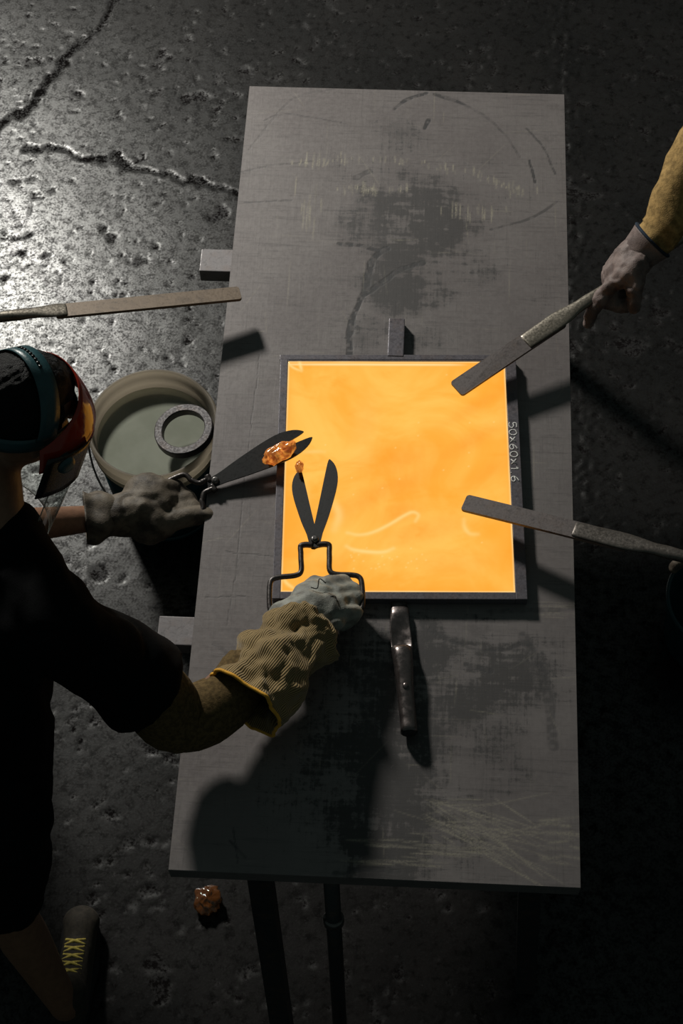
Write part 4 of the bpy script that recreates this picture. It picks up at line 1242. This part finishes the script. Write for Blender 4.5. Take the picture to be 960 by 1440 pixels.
# --- fellow workers, mostly outside the picture
def helper(label, base, face, Rw, Lw, Rhand, Lhand, gm, sm, shirt, cuff, seed, lean=0.12, hcurl=(0.75, 1.35, 1.2)):
    """base: ground point; face: yaw; Rw/Lw wrist points; Rhand/Lhand (dir, back normal)"""
    f = V((math.cos(face), math.sin(face), 0)); r = V((f[1], -f[0], 0)); b = V((base[0], base[1], 0)); z = V((0, 0, 1))
    t = empty('person', b.tolist(), label, 'person')
    hip = b + z * .95; waist = hip + f * lean * .4 + z * .16; chest = hip + f * lean + z * .37; nb = hip + f * lean * 1.5 + z * .55
    Rs = nb + r * .185 - z * .06; Ls = nb - r * .185 - z * .06
    hc = nb + f * .05 + z * .19
    def elbow(sh, w, side):
        m = (sh + w) / 2; d = np.linalg.norm(w - sh); L = .305
        h = math.sqrt(max(0.0004, L * L - d * d / 4))
        k = nrm(r * side * .8 - z * .8 - f * .3); k = nrm(k - nrm(w - sh) * (k @ nrm(w - sh)))
        return m + k * h
    Re = elbow(Rs, Rw, 1); Le = elbow(Ls, Lw, -1)
    kr = b + r * .11 + f * .05 + z * .5; kl = b - r * .11 + f * .05 + z * .5; ar = b + r * .13 + z * .1; al = b - r * .13 + z * .1
    hf = nrm(f * .92 - z * .39); hu = nrm(z * .92 + f * .39)
    hp, g, R = head_parts(hc, hf, hu, np.cross(hf, hu))
    body = hp + [cone_vf(nb, hc - hu * .11 - hf * .03, .058, .056), cone_vf(hip, waist, .13, .125), cone_vf(waist, chest, .125, .14), cone_vf(chest, nb, .13, .07), cone_vf(nb, Rs, .055, .06), cone_vf(nb, Ls, .055, .06), cone_vf(Rs, chest, .06, .11), cone_vf(Ls, chest, .06, .11)]
    body += arm_chain(Rs, Re, Rw, (.05, .042, .04, .028)) + arm_chain(Ls, Le, Lw, (.05, .042, .04, .028)) + legs_parts(b - r * .09 + z * .93, b + r * .09 + z * .93, kl, kr, al, ar)
    v, fc, nr = fuse(body, .011, 4); mesh('body', v, fc, M['skin'], t)
    finish_head(t, g, R); hair_cap(t, hc, hf, hu, np.cross(hf, hu))
    parts = [cone_vf(hip, waist, .15, .145), cone_vf(waist, chest, .145, .155), cone_vf(chest, nb - z * .03, .145, .08), cone_vf(nb - z * .02, Rs, .07, .075), cone_vf(nb - z * .02, Ls, .07, .075), cone_vf(Rs, chest, .075, .12), cone_vf(Ls, chest, .075, .12)]
    for s_, e in ((Rs, Re), (Ls, Le)): parts.append(tube_vf([s_, s_ * .5 + e * .5, s_ * .25 + e * .75], [.072, .074, .072], n=18))
    v, fc, nr = fuse(parts, .012, 4); mesh('t_shirt', wrinkle(v, nr, .02, 9, seed), fc, shirt, t)
    parts = [cone_vf(hip + z * .03, hip - z * .06, .145, .145)]
    for h, k, a in ((b + r * .09 + z * .93, kr, ar), (b - r * .09 + z * .93, kl, al)): parts.append(tube_vf([h, k, a + z * .02], [.11, .082, .07], n=20))
    v, fc, nr = fuse(parts, .013, 4); mesh('trousers', wrinkle(v, nr, .02, 9, seed + 2), fc, M['denim'], t)
    for a in (ar, al): shoe(t, a + f * .19, a - f * .07, M['shoe'], False)
    for (w, e, (hd, bn), th) in ((Rw, Re, Rhand, -1), (Lw, Le, Lhand, 1)):
        v, fc, nr = fuse(hand_parts(w, hd, bn, 1.2, hcurl, (.15, .15, .15), 0, th, None, 1.35), .0036, 6)
        gl = mesh('glove', wrinkle(v, nr, .007, 34, seed + 4), fc, gm, t)
        d = nrm(hd); ax = [w + d * .035, w + d * .015, w - d * .005, w - d * .022]
        v, fc = tube_vf(smooth_path(ax, 4), np.linspace(.040, .053, 13), n=28); mesh('cuff', v, fc, gm, gl)
        v, fc = tube_vf([w - d * .021, w - d * .024, w - d * .027], [.0535, .055, .0535], n=28); mesh('cuff_binding', v, fc, cuff, gl)
        ax = smooth_path([w - d * .015, w - d * .06, w * .5 + e * .5, e, e * .75 + (Rs if th < 0 else Ls) * .25], 6)
        v, fc = tube_vf(ax, np.interp(np.linspace(0, 1, len(ax)), [0, .25, .6, 1], [.040, .050, .056, .060]), n=30)
        cen = np.repeat(ax, 30, 0); nr = (v - cen); nr /= np.linalg.norm(nr, axis=1)[:, None]
        mesh('arm_sleeve', wrinkle(v, nr, .011, 20, seed + 6), fc, sm, t)
    return t

def along(t_x, dist):
    t, x, y, z = t_x
    return V(t.location) + x * dist
# upper right: near hand clasps the shank, hand coming down from the upper right
p2x = pad2[1]
w2 = P(906, 348, TZ + .165)
k2 = P(868, 385, TZ + .115)
far2 = along(pad2, .78)
helper('worker in mustard sleeves reaching a mauve-gloved hand in from upper right', (1.27, 1.0), math.radians(225), w2, far2 + V((.05, .05, .06)), (k2 - w2, (-.45, .5, .75)), (nrm(-p2x + V((-.1, .4, -.5))), (0, 0.2, 1)), M['pleather'], M['mustard'], M['denim'], M['navy'], 31, .25)
p3x = pad3[1]
w3 = along(pad3, .60) + V((.045, .045, .045)); w3b = along(pad3, .85) + V((.05, .04, .05))
helper('worker at the right edge holding the lower paddle, mostly out of view', (1.50, -0.62), math.radians(172), w3b, w3, (nrm(-p3x + V((0, -.5, -.5))), (0, .2, 1)), (nrm(-p3x + V((-.1, -.5, -.4))), (0, .3, 1)), M['bleather'], M['mustard'], M['shirt'], M['navy'], 51)
pad1 = [o for o in bpy.data.objects if o.name == 'smoothing_paddle'][0]
p1x = nrm(P(-10, 447, TZ + 0.125) - P(338, 413, TZ + 0.062))
q1 = V(pad1.location)
w4 = q1 + p1x * .80 + V((-.03, .04, .05)); w4b = q1 + p1x * 1.0 + V((-.03, -.03, .05))
helper('worker standing past the left edge, holding the browned paddle', (-1.33, 0.20), math.radians(-5), w4, w4b, (nrm(-p1x + V((0, -.5, -.5))), (0, .2, 1)), (nrm(-p1x + V((0, .5, -.5))), (0, -.2, 1)), M['pleather'], M['knit'], M['denim'], M['navy'], 71, 0.05)
